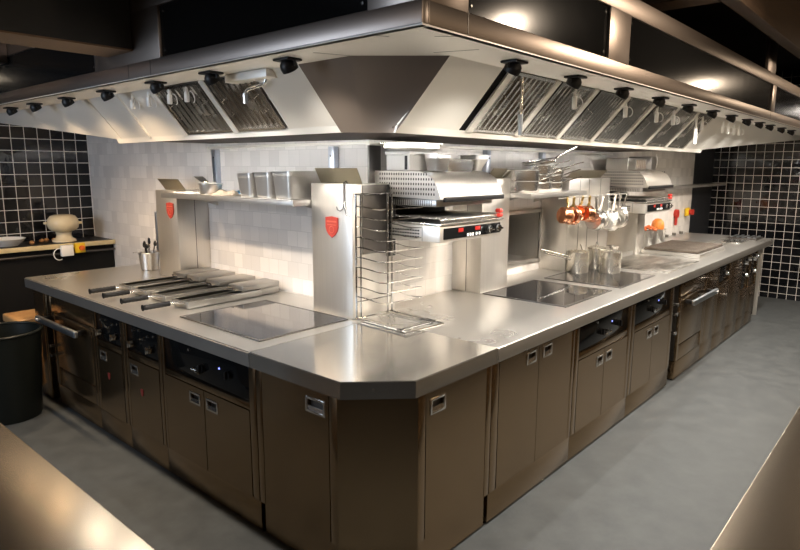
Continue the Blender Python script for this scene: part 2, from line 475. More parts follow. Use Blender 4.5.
def shield(b, u, z, w, h, v0, v1, m='red'):
    P = [(-.5, .5), (.0, .56), (.5, .5), (.5, 0), (.42, -.2), (.25, -.38), (0, -.52), (-.25, -.38), (-.42, -.2), (-.5, 0)]
    b.prism([(u + x * w, v0, z + y * h) for x, y in P], (0, v1 - v0, 0), m)

def control_panel(par, xf, u0, u1, z0, z1, knobs, leds=(), dots=(), v=.042):
    b = MB(xf)
    b.box((u0, v, z0), (u1, v + .008, z1), 'blackglass', .001)
    p = b.build('control_panel', par)
    for f, g, style in knobs:
        ku, kz = u0 + f * (u1 - u0), z0 + g * (z1 - z0)
        b = MB(xf)
        b.cyl((ku, v - .016, kz), (ku, v, kz), .021, 'black', 20)
        if style == 'lever':
            a = .35
            for s_ in (-1, 1):
                b.cyl((ku, v - .02, kz), (ku + s_ * .034 * math.cos(a), v - .026, kz + s_ * .034 * math.sin(a) * .4), .0075, 'chrome', 12, .009)
            b.cyl((ku, v - .026, kz), (ku, v - .014, kz), .012, 'chrome', 14)
        elif style == 'chrome':
            b.cyl((ku, v - .034, kz), (ku, v - .014, kz), .019, 'chrome', 18, .022)
            b.box((ku - .004, v - .044, kz - .02), (ku + .004, v - .03, kz + .02), 'chrome', .002)
        else:
            b.box((ku - .005, v - .03, kz - .019), (ku + .005, v - .014, kz + .019), 'black', .002)
        b.build('knob', p)
    for f, g in leds:
        ku, kz = u0 + f * (u1 - u0), z0 + g * (z1 - z0)
        b = MB(xf); b.cyl((ku, v - .003, kz), (ku, v, kz), .0045, 'bluelamp', 12); b.build('indicator_lamp', p)
    for f, g in dots:
        ku, kz = u0 + f * (u1 - u0), z0 + g * (z1 - z0)
        b = MB(xf); b.cyl((ku, v - .007, kz), (ku, v, kz), .007, 'bright', 12); b.build('button', p)
    return p

def cabinet(side, u0, u1, label, name='cabinet', cat='cabinet', back=.9, carc=True, recess=None):
    xf = along(side)
    loc = Vector(xf(Vector(((u0 + u1) / 2, .45, 0))))
    t = thing(name, label, cat, loc, 'steel cabinets of the %s wing' % ('right' if side == 'R' else 'left'))
    b = MB(xf); b.box((u0, .052, ZP + .002), (u1, back, ZT - .001), 'darksteel'); b.build('carcass', t)
    b = MB(xf); b.box((u0 + .001, .036, Z0), (u1 - .001, .09, ZP - .004), 'front', .002); b.build('plinth', t)
    b = MB(xf); b.box((u0 + .001, .05, 0), (u1 - .001, .6, Z0), 'void'); b.build('foot_strip', t)
    return t, xf

def rail(t, xf, u0, u1, z0, z1, v0=.032, v1=.052):
    b = MB(xf); b.box((u0, v0, z0), (u1, v1, z1), 'front', .002); return b.build('rail', t)
def stile(t, xf, u0, u1, z0=ZP, z1=ZT - .001, v0=.03, v1=.052):
    b = MB(xf); b.box((u0, v0, z0), (u1, v1, z1), 'front', .003); return b.build('stile', t)

# left wing, from the corner outwards
t, xf = cabinet('L', .80, 1.665, 'left wing cabinet with black control panel and two doors, next to the corner cabinet', back=.797)
stile(t, xf, .803, .853); stile(t, xf, 1.635, 1.662)
control_panel(t, xf, .853, 1.635, .637, .822, [(.56, .33, 'lever'), (.52, .42, 'dial'), (.22, .52, 'dial')], [(.33, .58)], [(.68, .80)])
rail(t, xf, .853, 1.635, .602, .635)
door(t, xf, .858, 1.243, ZP, .598, (1.13, 1.215, .515, .56)); door(t, xf, 1.249, 1.632, ZP, .598, (1.29, 1.375, .515, .56))
t, xf = cabinet('L', 1.665, 2.105, 'narrow left wing cabinet with chrome knobs and red emblem, right-hand one of the pair')
stile(t, xf, 1.668, 1.70); stile(t, xf, 2.07, 2.103)
control_panel(t, xf, 1.70, 2.07, .65, .822, [(.22, .32, 'chrome'), (.80, .30, 'chrome')], [], [(.15, .78), (.35, .7), (.5, .55), (.62, .8), (.82, .74)])
rail(t, xf, 1.70, 2.07, .605, .647)
door(t, xf, 1.704, 2.066, ZP, .60, (1.955, 2.03, .522, .565), emblem=(1.915, .42))
t, xf = cabinet('L', 2.105, 2.53, 'narrow left wing cabinet with chrome knobs and red emblem, beside the oven')
stile(t, xf, 2.108, 2.15); stile(t, xf, 2.49, 2.527)
control_panel(t, xf, 2.15, 2.49, .642, .815, [(.22, .32, 'chrome'), (.80, .30, 'chrome')], [], [(.15, .78), (.35, .7), (.5, .55), (.62, .8), (.82, .74)])
rail(t, xf, 2.15, 2.49, .600, .639)
door(t, xf, 2.154, 2.486, ZP, .596, (2.37, 2.445, .522, .565), emblem=(2.345, .42))

def oven(side, u0, u1, d0, d1, h0, h1, hz, label):
    t, xf = cabinet(side, u0, u1, label, 'oven', 'oven')
    b = MB(xf); b.box((u0 + .002, .032, .70), (u1 - .002, .052, ZT - .001), 'front', .002); b.build('top_panel', t)
    stile(t, xf, u0 + .001, d0 - .004, ZP, .698); stile(t, xf, d1 + .004, u1 - .001, ZP, .698)
    b = MB(xf); b.box((d0, .030, .30), (d1, .052, .695), 'front', .004)
    dr = b.build('door', t)
    b = MB(xf)
    b.box((h0, -.055, hz - .022), (h1, -.028, hz + .022), 'bluesteel', .008, 3)
    b.box((h1 - .055, -.059, hz - .006), (h1 - .02, -.0545, hz + .006), 'white', .001)
    hd = b.build('handle', dr)
    for w in (h0 + .05, h1 - .05):
        b = MB(xf); b.box((w - .016, -.03, hz - .018), (w + .016, .032, hz + .014), 'black', .004); b.build('handle_bracket', dr)
    b = MB(xf); b.box((d0, .034, ZP), (d1, .052, .292), 'front', .003); b.build('lower_panel', t)
    return t, xf
oven('L', 2.53, 3.225, 2.575, 3.17, 2.62, 3.30, .65, 'steel oven with blue-grey bar handle at the far end of the left wing')

def pipe_bay(side, u0, u1, zs, label, back=.5):
    xf = along(side); loc = Vector(xf(Vector(((u0 + u1) / 2, .3, 0))))
    t = thing('pipe_bay', label, 'pipe bay', loc)
    b = MB(xf); b.box((u0 + .001, .22, Z0), (u1 - .001, back, ZT - .001), 'blackmatt'); b.build('back_panel', t)
    um = (u0 + u1) / 2
    b = MB(xf); b.cyl((um, .09, .02), (um, .09, ZT - .002), .011, 'chrome', 14); b.build('pipe', t)
    for z in zs:
        b = MB(xf); b.cyl((um, .09, z - .022), (um, .09, z + .022), .021, 'chrome', 16)
        b.cyl((um, .02, z), (um, .09, z), .014, 'chrome', 14); b.cyl((um - .03, .03, z + .004), (um + .03, .03, z + .004), .007, 'bright', 10)
        b.build('valve', t)
    return t
pipe_bay('L', 3.225, 3.36, (.36, .43), 'black pipe bay with chrome fittings at the outer end of the left wing')
t = thing('counter_side', 'dark steel end panel closing the left wing beside the bin', 'panel', (.4, 3.5, 0))
b = MB(); b.box((.032, 3.365, 0.0), (.95, 3.40, ZT - .001), 'front', .003); b.box((.0321, 3.36, 0), (.06, 3.56, ZT - .001), 'front', .003); b.build('panel', t)

# corner cabinet with the chamfered front
t = thing('corner_cabinet', 'corner cabinet with chamfered front and two flush-handled doors', 'cabinet', (.4, .4, 0), 'steel cabinets of the corner')
v = .03; ch = .272
b = MB(); b.prism([(v + .024, ch + .01, ZP), (ch + .01, v + .024, ZP), (.798, v + .024, ZP), (.798, .798, ZP), (v + .024, .798, ZP)], (0, 0, ZT - ZP - .002), 'darksteel'); b.build('carcass', t)
k = .04
b = MB(); b.prism([(k, ch + .005, Z0), (ch + .005, k, Z0), (.772, k, Z0), (.772, .772, Z0), (k, .772, Z0)], (0, 0, ZP - Z0 - .004), 'front'); b.build('plinth', t)
b = MB(); b.prism([(k + .02, ch + .01, 0), (ch + .01, k + .02, 0), (.75, k + .02, 0), (.75, .75, 0), (k + .02, .75, 0)], (0, 0, Z0), 'void'); b.build('foot_strip', t)
dn = Vector((1, 1, 0)).normalized() * .022
b = MB(); b.prism([(v, ch - .012, ZP), (ch - .012, v, ZP), (ch - .012, v, ZT - .002), (v, ch - .012, ZT - .002)], dn, 'front'); b.build('chamfer_panel', t)
for xf in (RX, LX):
    b = MB(xf); b.box((ch - .012, .03, ZP), (ch + .035, .052, ZT - .002), 'front', .002); b.build('stile', t)
    b = MB(xf); b.box((.757, .03, ZP), (.797, .052, ZT - .002), 'front', .002); b.build('stile', t)
    if xf is RX: door(t, xf, ch + .039, .753, ZP, ZT - .008, (.345, .43, .72, .772))
    else: door(t, xf, ch + .039, .753, ZP, ZT - .008, (.338, .44, .722, .772))

# right wing, from the corner outwards
t, xf = cabinet('R', .80, 1.665, 'right wing cabinet with two tall doors and no control panel')
stile(t, xf, .803, .860); stile(t, xf, 1.625, 1.662)
door(t, xf, .864, 1.243, ZP, ZT - .006, (1.125, 1.205, .742, .79)); door(t, xf, 1.247, 1.621, ZP, ZT - .006, (1.295, 1.375, .742, .79))
t, xf = cabinet('R', 1.665, 2.525, 'right wing cabinet with black control panel, in front of the nearer hob')
stile(t, xf, 1.668, 1.72); stile(t, xf, 2.465, 2.522)
control_panel(t, xf, 1.72, 2.465, .655, .824, [(.52, .30, 'lever'), (.42, .42, 'dial'), (.78, .45, 'dial')], [(.66, .60)], [(.35, .8)])
rail(t, xf, 1.72, 2.465, .612, .652)
door(t, xf, 1.724, 2.09, ZP, .608, (1.985, 2.06, .52, .568)); door(t, xf, 2.095, 2.461, ZP, .608, (2.125, 2.20, .52, .568))
t, xf = cabinet('R', 2.525, 3.385, 'right wing cabinet with black control panel, in front of the hob with pots')
stile(t, xf, 2.528, 2.58); stile(t, xf, 3.315, 3.382)
control_panel(t, xf, 2.58, 3.315, .648, .824, [(.52, .30, 'lever'), (.42, .42, 'dial'), (.78, .45, 'dial')], [(.66, .60)], [(.35, .8)])
rail(t, xf, 2.58, 3.315, .606, .645)
door(t, xf, 2.584, 2.945, ZP, .602, (2.84, 2.915, .515, .563)); door(t, xf, 2.95, 3.311, ZP, .602, (2.98, 3.055, .515, .563))
pipe_bay('R', 3.385, 3.555, (.42, .575, .655), 'black pipe bay with three chrome fittings beside the right wing oven')
oven('R', 3.555, 4.24, 3.60, 4.195, 3.64, 4.33, .65, 'steel oven with grey bar handle in the middle of the right wing')
far = [(4.24, 4.62, 'plain', 'narrow far right wing cabinet with one knob, next to the oven'),
       (4.62, 5.07, 'panel', 'far right wing cabinet with small black knob panel over a door'),
       (5.07, 5.505, 'plain2', 'narrow far right wing cabinet with high knob, third after the oven'),
       (5.505, 5.895, 'gas', 'far right wing unit with chrome gas knobs, fourth after the oven'),
       (5.895, 6.225, 'gas', 'far right wing unit with chrome gas knobs, nearest the tiled end wall')]
for u0, u1, kind, lab in far:
    t, xf = cabinet('R', u0, u1, lab)
    stile(t, xf, u0 + .002, u0 + .045); stile(t, xf, u1 - .03, u1 - .002)
    a, e = u0 + .048, u1 - .033
    if kind.startswith('plain'):
        door(t, xf, a, e, ZP, ZT - .006, knob=((a + e) / 2 + .02, .735))
    elif kind == 'panel':
        control_panel(t, xf, a, e, .655, .822, [(.6, .45, 'chrome')])
        rail(t, xf, a, e, .61, .652)
        door(t, xf, a, e, ZP, .606, knob=((a + e) / 2, .53))
    else:
        control_panel(t, xf, a, e, .46, .822, [(.3, .78, 'chrome'), (.75, .85, 'chrome'), (.5, .40, 'chrome')], [], [(.5, .15)])
        door(t, xf, a, e, ZP, .45)
t = thing('end_cabinet', 'dark end unit with pale side panel by the black tiled end wall', 'cabinet', (6.5, .45, 0), 'steel cabinets of the right wing')
b = MB(); b.box((6.227, .10, Z0), (6.60, .9, ZT - .001), 'blackmatt'); b.build('carcass', t)
b = MB(); b.box((6.602, .06, 0), (6.622, .9, ZT - .001), 'pillar', .003); b.build('side_panel', t)

# ------------------------------------------------------------------ hobs, griddle, grill on the right wing
def hob(u0, u1, v0, v1, side, label):
    xf = along(side)
    t = thing('induction_hob', label, 'hob', Vector(xf(Vector(((u0 + u1) / 2, (v0 + v1) / 2, H)))), 'glass hobs in the worktops')
    b = MB(xf); w = .014
    b.box((u0, v0, H + .0005), (u0 + w, v1, H + .007), 'darksteel', .002); b.box((u1 - w, v0, H + .0005), (u1, v1, H + .007), 'darksteel', .002)
    b.box((u0 + w, v0, H + .0005), (u1 - w, v0 + w, H + .007), 'darksteel', .002); b.box((u0 + w, v1 - w, H + .0005), (u1 - w, v1, H + .007), 'darksteel', .002)
    b.build('frame', t)
    b = MB(xf); b.box((u0 + w, v0 + w, H + .0005), (u1 - w, v1 - w, H + .006), 'hob'); b.build('glass', t)
hob(.895, 1.625, .13, .71, 'L', 'black glass hob in the left wing worktop beside the baskets')
hob(1.775, 2.45, .15, .74, 'R', 'empty black glass hob in the right wing worktop')
hob(2.575, 3.25, .14, .725, 'R', 'black glass hob in the right wing under three pots')
t = thing('griddle', 'flat steel griddle plate in the right wing worktop past the pots', 'griddle', (3.85, .38, H))
b = MB(); b.box((3.44, .11, H + .0005), (4.26, .70, H + .010), 'plancha', .003); b.build('plate', t)
b = MB(); b.box((3.435, .70, H + .0005), (4.265, .718, H + .045), 'steel', .002); b.build('splash_guard', t)
t = thing('char_grill', 'raised ribbed dark grill on the right wing past the griddle', 'grill', (4.9, .42, H))
b = MB(); b.box((4.46, .16, H + .0005), (5.32, .70, H + .035), 'steel', .004); b.build('tray', t)
b = MB()
for i in range(22):
    x = 4.50 + i * .037
    b.box((x, .18, H + .036), (x + .018, .68, H + .062), 'castiron', .004)
b.box((4.485, .18, H + .0355), (5.30, .20, H + .05), 'castiron'); b.box((4.485, .66, H + .0355), (5.30, .68, H + .05), 'castiron')
b.build('grate', t)
t = thing('griddle', 'pale low steel griddle at the far end of the right wing', 'griddle', (5.9, .62, H))
b = MB(); b.box((5.42, .42, H + .0005), (6.55, .93, H + .03), 'steel', .004); b.build('plate', t)
for i in range(4):
    b = MB(); x = 5.55 + i * .26
    b.cyl((x, .90, H + .031), (x, .90, H + .062), .022, 'darksteel', 14); b.cyl((x, .90, H + .062), (x, .90, H + .07), .028, 'steel', 14); b.build('knob', t)

# ------------------------------------------------------------------ frying baskets on the left wing and the far right
def basket(loc, label, group, rotz=0.0):
    """grip along local -x, tray and lid box along local +x"""
    t = thing('frying_basket', label, 'basket', (0, 0, 0), group)
    b = MB(); w = .088
    for y in (-w, w - .006): b.box((.24, y, .003), (.755, y + .006, .042), 'basket', .0015)
    b.box((.24, -w + .006, .003), (.246, w - .006, .042), 'basket', .0015); b.box((.749, -w + .006, .003), (.755, w - .006, .042), 'basket', .0015)
    b.box((.25, -.035, .012), (.745, -.029, .034), 'basket'); b.box((.25, .029, .012), (.745, .035, .034), 'basket')
    b.box((.247, -w + .007, .004), (.748, w - .007, .006), 'darksteel')
    b.build('tray', t)
    b = MB(); b.box((.62, -.078, .045), (.905, .078, .078), 'basket', .004); b.box((.757, -.078, .003), (.905, .078, .0448), 'basket', .003)
    lb = b.build('lid_box', t)
    b = MB(); b.tube([(.60, -.02, .048), (.585, -.02, .066), (.585, .02, .066), (.60, .02, .048)], .004, 'darksteel'); b.box((.595, -.03, .0435), (.622, .03, .05), 'bright', .001); b.build('clip', t)
    b = MB(); b.tube([(.242, -.05, .03), (.20, -.008, .034), (.17, 0, .034)], .005, 'bright'); b.tube([(.242, .05, .03), (.20, .008, .034), (.17, 0, .034)], .005, 'bright')
    b.box((.165, -.013, .028), (.235, .013, .036), 'bright', .002)
    b.build('handle_rod', t)
    b = MB()
    pts = []; rad = []
    for i in range(15):
        f = i / 14; pts.append((.012 + f * .16, 0, .034)); rad.append(.0148 + .001 * math.cos(i * PI) + (.003 if i == 0 else 0))
    b.tube(pts, rad, 'black', 10); b.build('grip', t)
    t.location = loc; t.rotation_euler = (0, 0, rotz)
    return t
lb = ['black-handled steel frying basket beside the left hob, nearest of the four', 'black-handled steel frying basket, second from the left hob',
      'black-handled steel frying basket, third from the left hob', 'black-handled steel frying basket nearest the far pillar, furthest from the hob']
bk = basket((.02, 1.845, H + .001), lb[0], 'frying baskets on the left worktop')
for i, y in enumerate((2.105, 2.345, 2.54)):
    dup(bk, (.02, y, H + .001), lb[i + 1], 'frying baskets on the left worktop')
# thin steel trays at the far end of the right worktop
t = thing('steel_tray', 'thin bright steel tray lying at the far end of the right worktop', 'tray', (6.3, .3, H), 'steel trays at the far end of the right worktop')
b = MB(); b.box((5.95, .16, H + .001), (6.35, .36, H + .012), 'bright', .003); b.build('tray_body', t)
b = MB(); b.tube([(5.95, .26, H + .01), (5.80, .26, H + .018), (5.72, .26, H + .02)], .008, 'bright'); b.build('handle', t)
t = thing('steel_tray', 'dark steel tray rack lying at the far corner of the right worktop', 'tray', (6.6, .35, H), 'steel trays at the far end of the right worktop')
b = MB(); b.box((6.42, .10, H + .001), (6.76, .40, H + .02), 'darksteel', .003)
for i in range(5): b.box((6.44, .12 + i * .058, H + .0205), (6.74, .145 + i * .058, H + .032), 'bluesteel', .003)
b.build('tray_body', t)

# ------------------------------------------------------------------ pillars (steel ducts) with tilted lids
def pillar(x0, y0, x1, y1, z1, side, label, seam=None, lid=(.02, .98), emblem=None):
    t = thing('duct_pillar', label, 'pillar', ((x0 + x1) / 2, (y0 + y1) / 2, H), 'steel pillars on the worktop')
    b = MB(); b.box((x0, y0, H + .0005), (x1, y1, z1), 'pillar', .004); b.build('casing', t)
    if seam:
        for kind, w in seam:
            b = MB()
            if kind == 'x': b.box((x0 - .0015, w, H + .004), (x0 + .001, w + .004, z1 - .004), 'darksteel')
            else: b.box((w, y0 - .0015, H + .004), (w + .004, y0 + .001, z1 - .004), 'darksteel')
            b.build('seam', t)
    b = MB()
    if side == 'L':      # leans out over the left aisle
        a0, a1 = y0 + lid[0] * (y1 - y0), y0 + lid[1] * (y1 - y0)
        b.prism([(x0 + .075, a0, z1 + .001), (x0 + .075, a1, z1 + .001), (x0 - .005, a1 - .04, z1 + .082), (x0 - .005, a0 - .04, z1 + .082)], (.004, 0, .002), 'lid')
    else:
        a0, a1 = x0 + lid[0] * (x1 - x0), x0 + lid[1] * (x1 - x0)
        b.prism([(a0, y0 + .075, z1 + .001), (a1, y0 + .075, z1 + .001), (a1 - .05, y0 - .005, z1 + .065), (a0 - .05, y0 - .005, z1 + .065)], (0, .004, .002), 'lid')
    b.build('lid', t)
    if emblem:
        ey, ez = emblem
        b = MB(LX); shield(b, ey, ez, .098, .108, x0 - .006, x0)
        e = b.build('emblem', t); e['label'] = 'red shield emblem'
        b = MB(LX)
        b.box((ey - .038, x0 - .0072, ez + .028), (ey + .038, x0 - .0058, ez + .036), 'emblemline')
        b.box((ey - .034, x0 - .0072, ez + .012), (ey + .034, x0 - .0058, ez + .016), 'emblemline')
        b.tube([(ey + .018 * math.cos(a * PI / 8), x0 - .0065, ez - .012 + .018 * math.sin(a * PI / 8)) for a in range(16)], .0022, 'emblemline', 6, True)
        b.build('emblem_mark', e)
    return t
pillar(.722, 2.655, XW - .002, 2.955, 1.545, 'L', 'steel pillar at the far end of the left shelf, with red shield', [('y', .86)], (0.0, .95), (2.745, 1.40))
pillar(.727, .876, 1.068, 1.20, 1.628, 'L', 'bright steel pillar at the wall corner with red shield and hook', None, (0, 1.0), (1.03, 1.393))
pillar(1.773, .757, 2.105, YW - .002, 1.645, 'R', 'steel pillar under and behind the near salamander grill', [('x', .87)], (.5, 1.0))
pillar(2.97, .75, 3.75, YW - .002, 1.632, 'R', 'wide steel pillar behind the hanging copper saucepans', [('y', 3.16), ('y', 3.33), ('y', 3.55)], (.12, .95))
pillar(4.33, .70, 4.52, YW - .002, 1.30, 'R', 'slim steel pillar under the far salamander grill', None, (.1, .9))
# dark box on the side of the corner pillar, behind the plate rack
t = thing('backing_panel', 'dark backing panel on the corner pillar behind the plate rack', 'panel', (.95, .85, 1.25))
b = MB(); b.box((.80, .8695, 1.25), (.99, .8755, 1.622), 'darksteel', .002); b.box((.99, .866, 1.22), (1.062, .8755, 1.622), 'black', .003); b.build('casing', t)
# hook on the bright pillar
t = thing('hanging_hook', 'dark double meat hook hanging on the corner pillar rim', 'hook', (.722, .928, 1.5))
b = MB()
b.tube([(.745, .928, 1.632), (.735, .928, 1.643), (.7215, .928, 1.636), (.7195, .928, 1.60), (.719, .928, 1.51)], .0042, 'darksteel')
b.tube([(.719, .928, 1.52), (.717, .935, 1.497), (.712, .95, 1.486), (.708, .966, 1.492), (.708, .974, 1.508)], .0035, 'darksteel')
b.tube([(.719, .928, 1.54), (.717, .921, 1.50), (.712, .905, 1.468), (.708, .885, 1.458), (.708, .876, 1.462)], .0035, 'bright')
b.build('hook_body', t)

# wall brackets between shelf and hood
def bracket(x, y, side, label):
    t = thing('wall_bracket', label, 'bracket', (x, y, 1.5), 'grey steel uprights on the white walls')
    b = MB()
    if side == 'L': b.box((x, y - .025, 1.50), (XW - .001, y + .025, 1.835), 'bluewhite', .004)
    else: b.box((x - .025, y, 1.50), (x + .025, YW - .001, 1.835), 'bluewhite', .004)
    b.build('upright', t)
    for z in (1.56, 1.78):
        b = MB()
        if side == 'L': b.cyl((x - .003, y, z), (x, y, z), .006, 'chrome', 10)
        else: b.cyl((x, y - .003, z), (x, y, z), .006, 'chrome', 10)
        b.build('bolt', t)
bracket(.935, 2.49, 'L', 'grey upright on the left wall behind the far end of the shelf')
bracket(.935, 1.26, 'L', 'grey upright on the left wall behind the corner pillar')
bracket(2.13, .95, 'R', 'grey upright on the right wall above the near salamander')
bracket(2.92, .95, 'R', 'grey upright on the right wall behind the pan stack')

# shelves
def shelf(side, u0, u1, v0, v1, z, label):
    xf = along(side)
    t = thing('wall_shelf', label, 'shelf', Vector(xf(Vector(((u0 + u1) / 2, v1, z)))), 'steel wall shelves')
    b = MB(xf); b.box((u0, v0, z - .006), (u1, v1, z), 'steel', .001); b.box((u0, v0, z - .034), (u1, v0 + .004, z - .006), 'steel', .001)
    b.box((u0, v0 + .004, z - .034), (u0 + .004, v1, z - .006), 'steel', .001); b.box((u1 - .004, v0 + .004, z - .034), (u1, v1, z - .006), 'steel', .001)
    b.build('board', t)
    for w in (u0 + .12, u1 - .12):
        b = MB(xf); b.prism([(w, v0 + .05, z - .007), (w, v1, z - .007), (w, v1, z - .10)], (.004, 0, 0), 'steel'); b.build('bracket', t)
shelf('L', 1.205, 2.64, .60, XW - .002, 1.537, 'steel shelf on the left wall carrying deep pans')
shelf('R', 2.11, 2.96, .60, YW - .003, 1.547, 'steel shelf on the right wall carrying stacked saucepans')
t = thing('wall_shelf', 'thin far steel shelf beyond the far salamander by the dark wall', 'shelf', (6.8, .9, 1.5), 'steel wall shelves')
b = MB(); b.box((5.2, .80, 1.488), (7.80, YW - .003, 1.515), 'steel', .003); b.build('board', t)

# ------------------------------------------------------------------ pans on the left shelf
def gn_pan(name, label, cat, cx, cy, z, lx, ly, h, taper=.012, group=None, m='steel', rim=.012):
    """rectangular catering pan with flared sides and a rim"""
    t = thing(name, label, cat, (cx, cy, z), group)
    b = MB()
    def loop(ax, ay, zz, r=.022, n=5):
        P = []
        for sx, sy, a0 in ((1, 1, 0), (-1, 1, PI / 2), (-1, -1, PI), (1, -1, 1.5 * PI)):
            for i in range(n):
                a = a0 + i * PI / 2 / (n - 1)
                P.append((cx + sx * (ax - r) + r * math.cos(a), cy + sy * (ay - r) + r * math.sin(a), zz))
        return P
    ax, ay = lx / 2, ly / 2
    loops = [loop(ax - taper, ay - taper, z + .001), loop(ax - .002, ay - .002, z + h - .028), loop(ax, ay, z + h - .026), loop(ax, ay, z + h - .004)]
    inner = [loop(ax - .003, ay - .003, z + h - .004), loop(ax - taper - .002, ay - taper - .002, z + .004)]
    n = len(loops[0])
    allp = sum(loops + inner, []); fs = []
    for k_ in range(len(loops) + len(inner) - 1):
        fs += [[k_ * n + i, k_ * n + (i + 1) % n, (k_ + 1) * n + (i + 1) % n, (k_ + 1) * n + i] for i in range(n)]
    fs.append(list(range(n))[::-1]); fs.append(list(range(5 * n, 6 * n)))
    b.faces(allp, fs, m, True); b.build('pan_body', t)
    b = MB()
    o_ = loop(ax + rim, ay + rim, z + h); i_ = loop(ax - .001, ay - .001, z + h)
    o2 = loop(ax + rim, ay + rim, z + h - .003); i2 = loop(ax - .001, ay - .001, z + h - .003)
    P = o_ + i_ + o2 + i2; fs = []
    for i in range(n):
        j = (i + 1) % n
        fs += [[i, j, n + j, n + i], [2 * n + i, 3 * n + i, 3 * n + j, 2 * n + j], [i, 2 * n + i, 2 * n + j, j], [n + i, n + j, 3 * n + j, 3 * n + i]]
    b.faces(P, fs, m); b.build('rim', t)
    return t
G = 'deep steel pans on the left shelf'
gn_pan('gastronorm_pan', 'deep steel pan on the left shelf, nearest the corner pillar and longest', 'pan', .775, 1.335, 1.538, .31, .165, .155, .012, G)
gn_pan('gastronorm_pan', 'deep steel pan on the left shelf, middle of the three', 'pan', .745, 1.515, 1.538, .25, .155, .148, .012, G)
gn_pan('gastronorm_pan', 'deep steel pan on the left shelf, furthest from the corner pillar', 'pan', .745, 1.69, 1.538, .25, .145, .142, .012, G)
t = thing('small_pan', 'small plain steel tub on the left shelf by the blue film', 'tub', (.66, 2.12, 1.538))
b = MB(); b.lathe([(.062, 0), (.066, .004), (.074, .066), (.08, .068), (.08, .072), (.07, .072), (.06, .008), (0, .008)], 'steel', Matrix.Translation((.67, 2.12, 1.538))); b.build('tub_body', t)
t = thing('spatula', 'steel spatula leaning up behind the small tub', 'spatula', (.72, 2.2, 1.54))
b = MB(); T = Matrix.Translation((.74, 2.22, 1.541))
b.tube([T @ Vector((0, -.10, .0)), T @ Vector((0, .0, .04)), T @ Vector((0, .08, .075))], .005, 'bright'); b.build('handle', t)
b = MB(); b.prism([T @ Vector((-.03, .08, .071)), T @ Vector((.03, .08, .071)), T @ Vector((.036, .16, .106)), T @ Vector((-.036, .16, .106))], (0, 0, .003), 'steel'); b.build('blade', t)

def cloth(name, label, cat, cx, cy, z, lx, ly, h, m, seed):
    rnd = random.Random(seed); b = MB(); n = 12; P = []
    for i in range(n + 1):
        for j in range(n + 1):
            fx, fy = i / n, j / n
            e = min(fx, 1 - fx, fy, 1 - fy)
            zz = z + .003 + h * min(1, e * 5) * (.55 + .45 * math.sin(fx * 7 + seed) * math.cos(fy * 9 + seed * 2)) + rnd.uniform(0, .004) * (e > 0)
            P.append((cx + (fx - .5) * lx * (1 + .1 * math.sin(fy * 6 + seed)), cy + (fy - .5) * ly * (1 + .1 * math.sin(fx * 5)), zz))
    fs = [[i * (n + 1) + j, (i + 1) * (n + 1) + j, (i + 1) * (n + 1) + j + 1, i * (n + 1) + j + 1] for i in range(n) for j in range(n)]
    b.faces(P, fs, m, True)
    ret = bmesh.ops.extrude_face_region(b.bm, geom=list(b.bm.faces))
    for v_ in [g for g in ret['geom'] if isinstance(g, bmesh.types.BMVert)]: v_.co.z = z + .001
    return tag(b.build(name, sharp=60), label, cat)
cloth('tan_cloth', 'folded tan cloth lying on the left shelf in front of the blue film', 'cloth', .685, 1.965, 1.538, .13, .20, .035, 'tan', 1)
cloth('blue_film', 'crumpled light blue plastic wrap on the left shelf', 'wrap', .84, 1.93, 1.538, .14, .24, .07, 'bluecloth', 3)
t = MB(); t.box((.63, 2.26, 1.5385), (.80, 2.52, 1.546), 'paper', .001); tag(t.build('paper_stack'), 'flat white papers on the far end of the left shelf', 'papers')

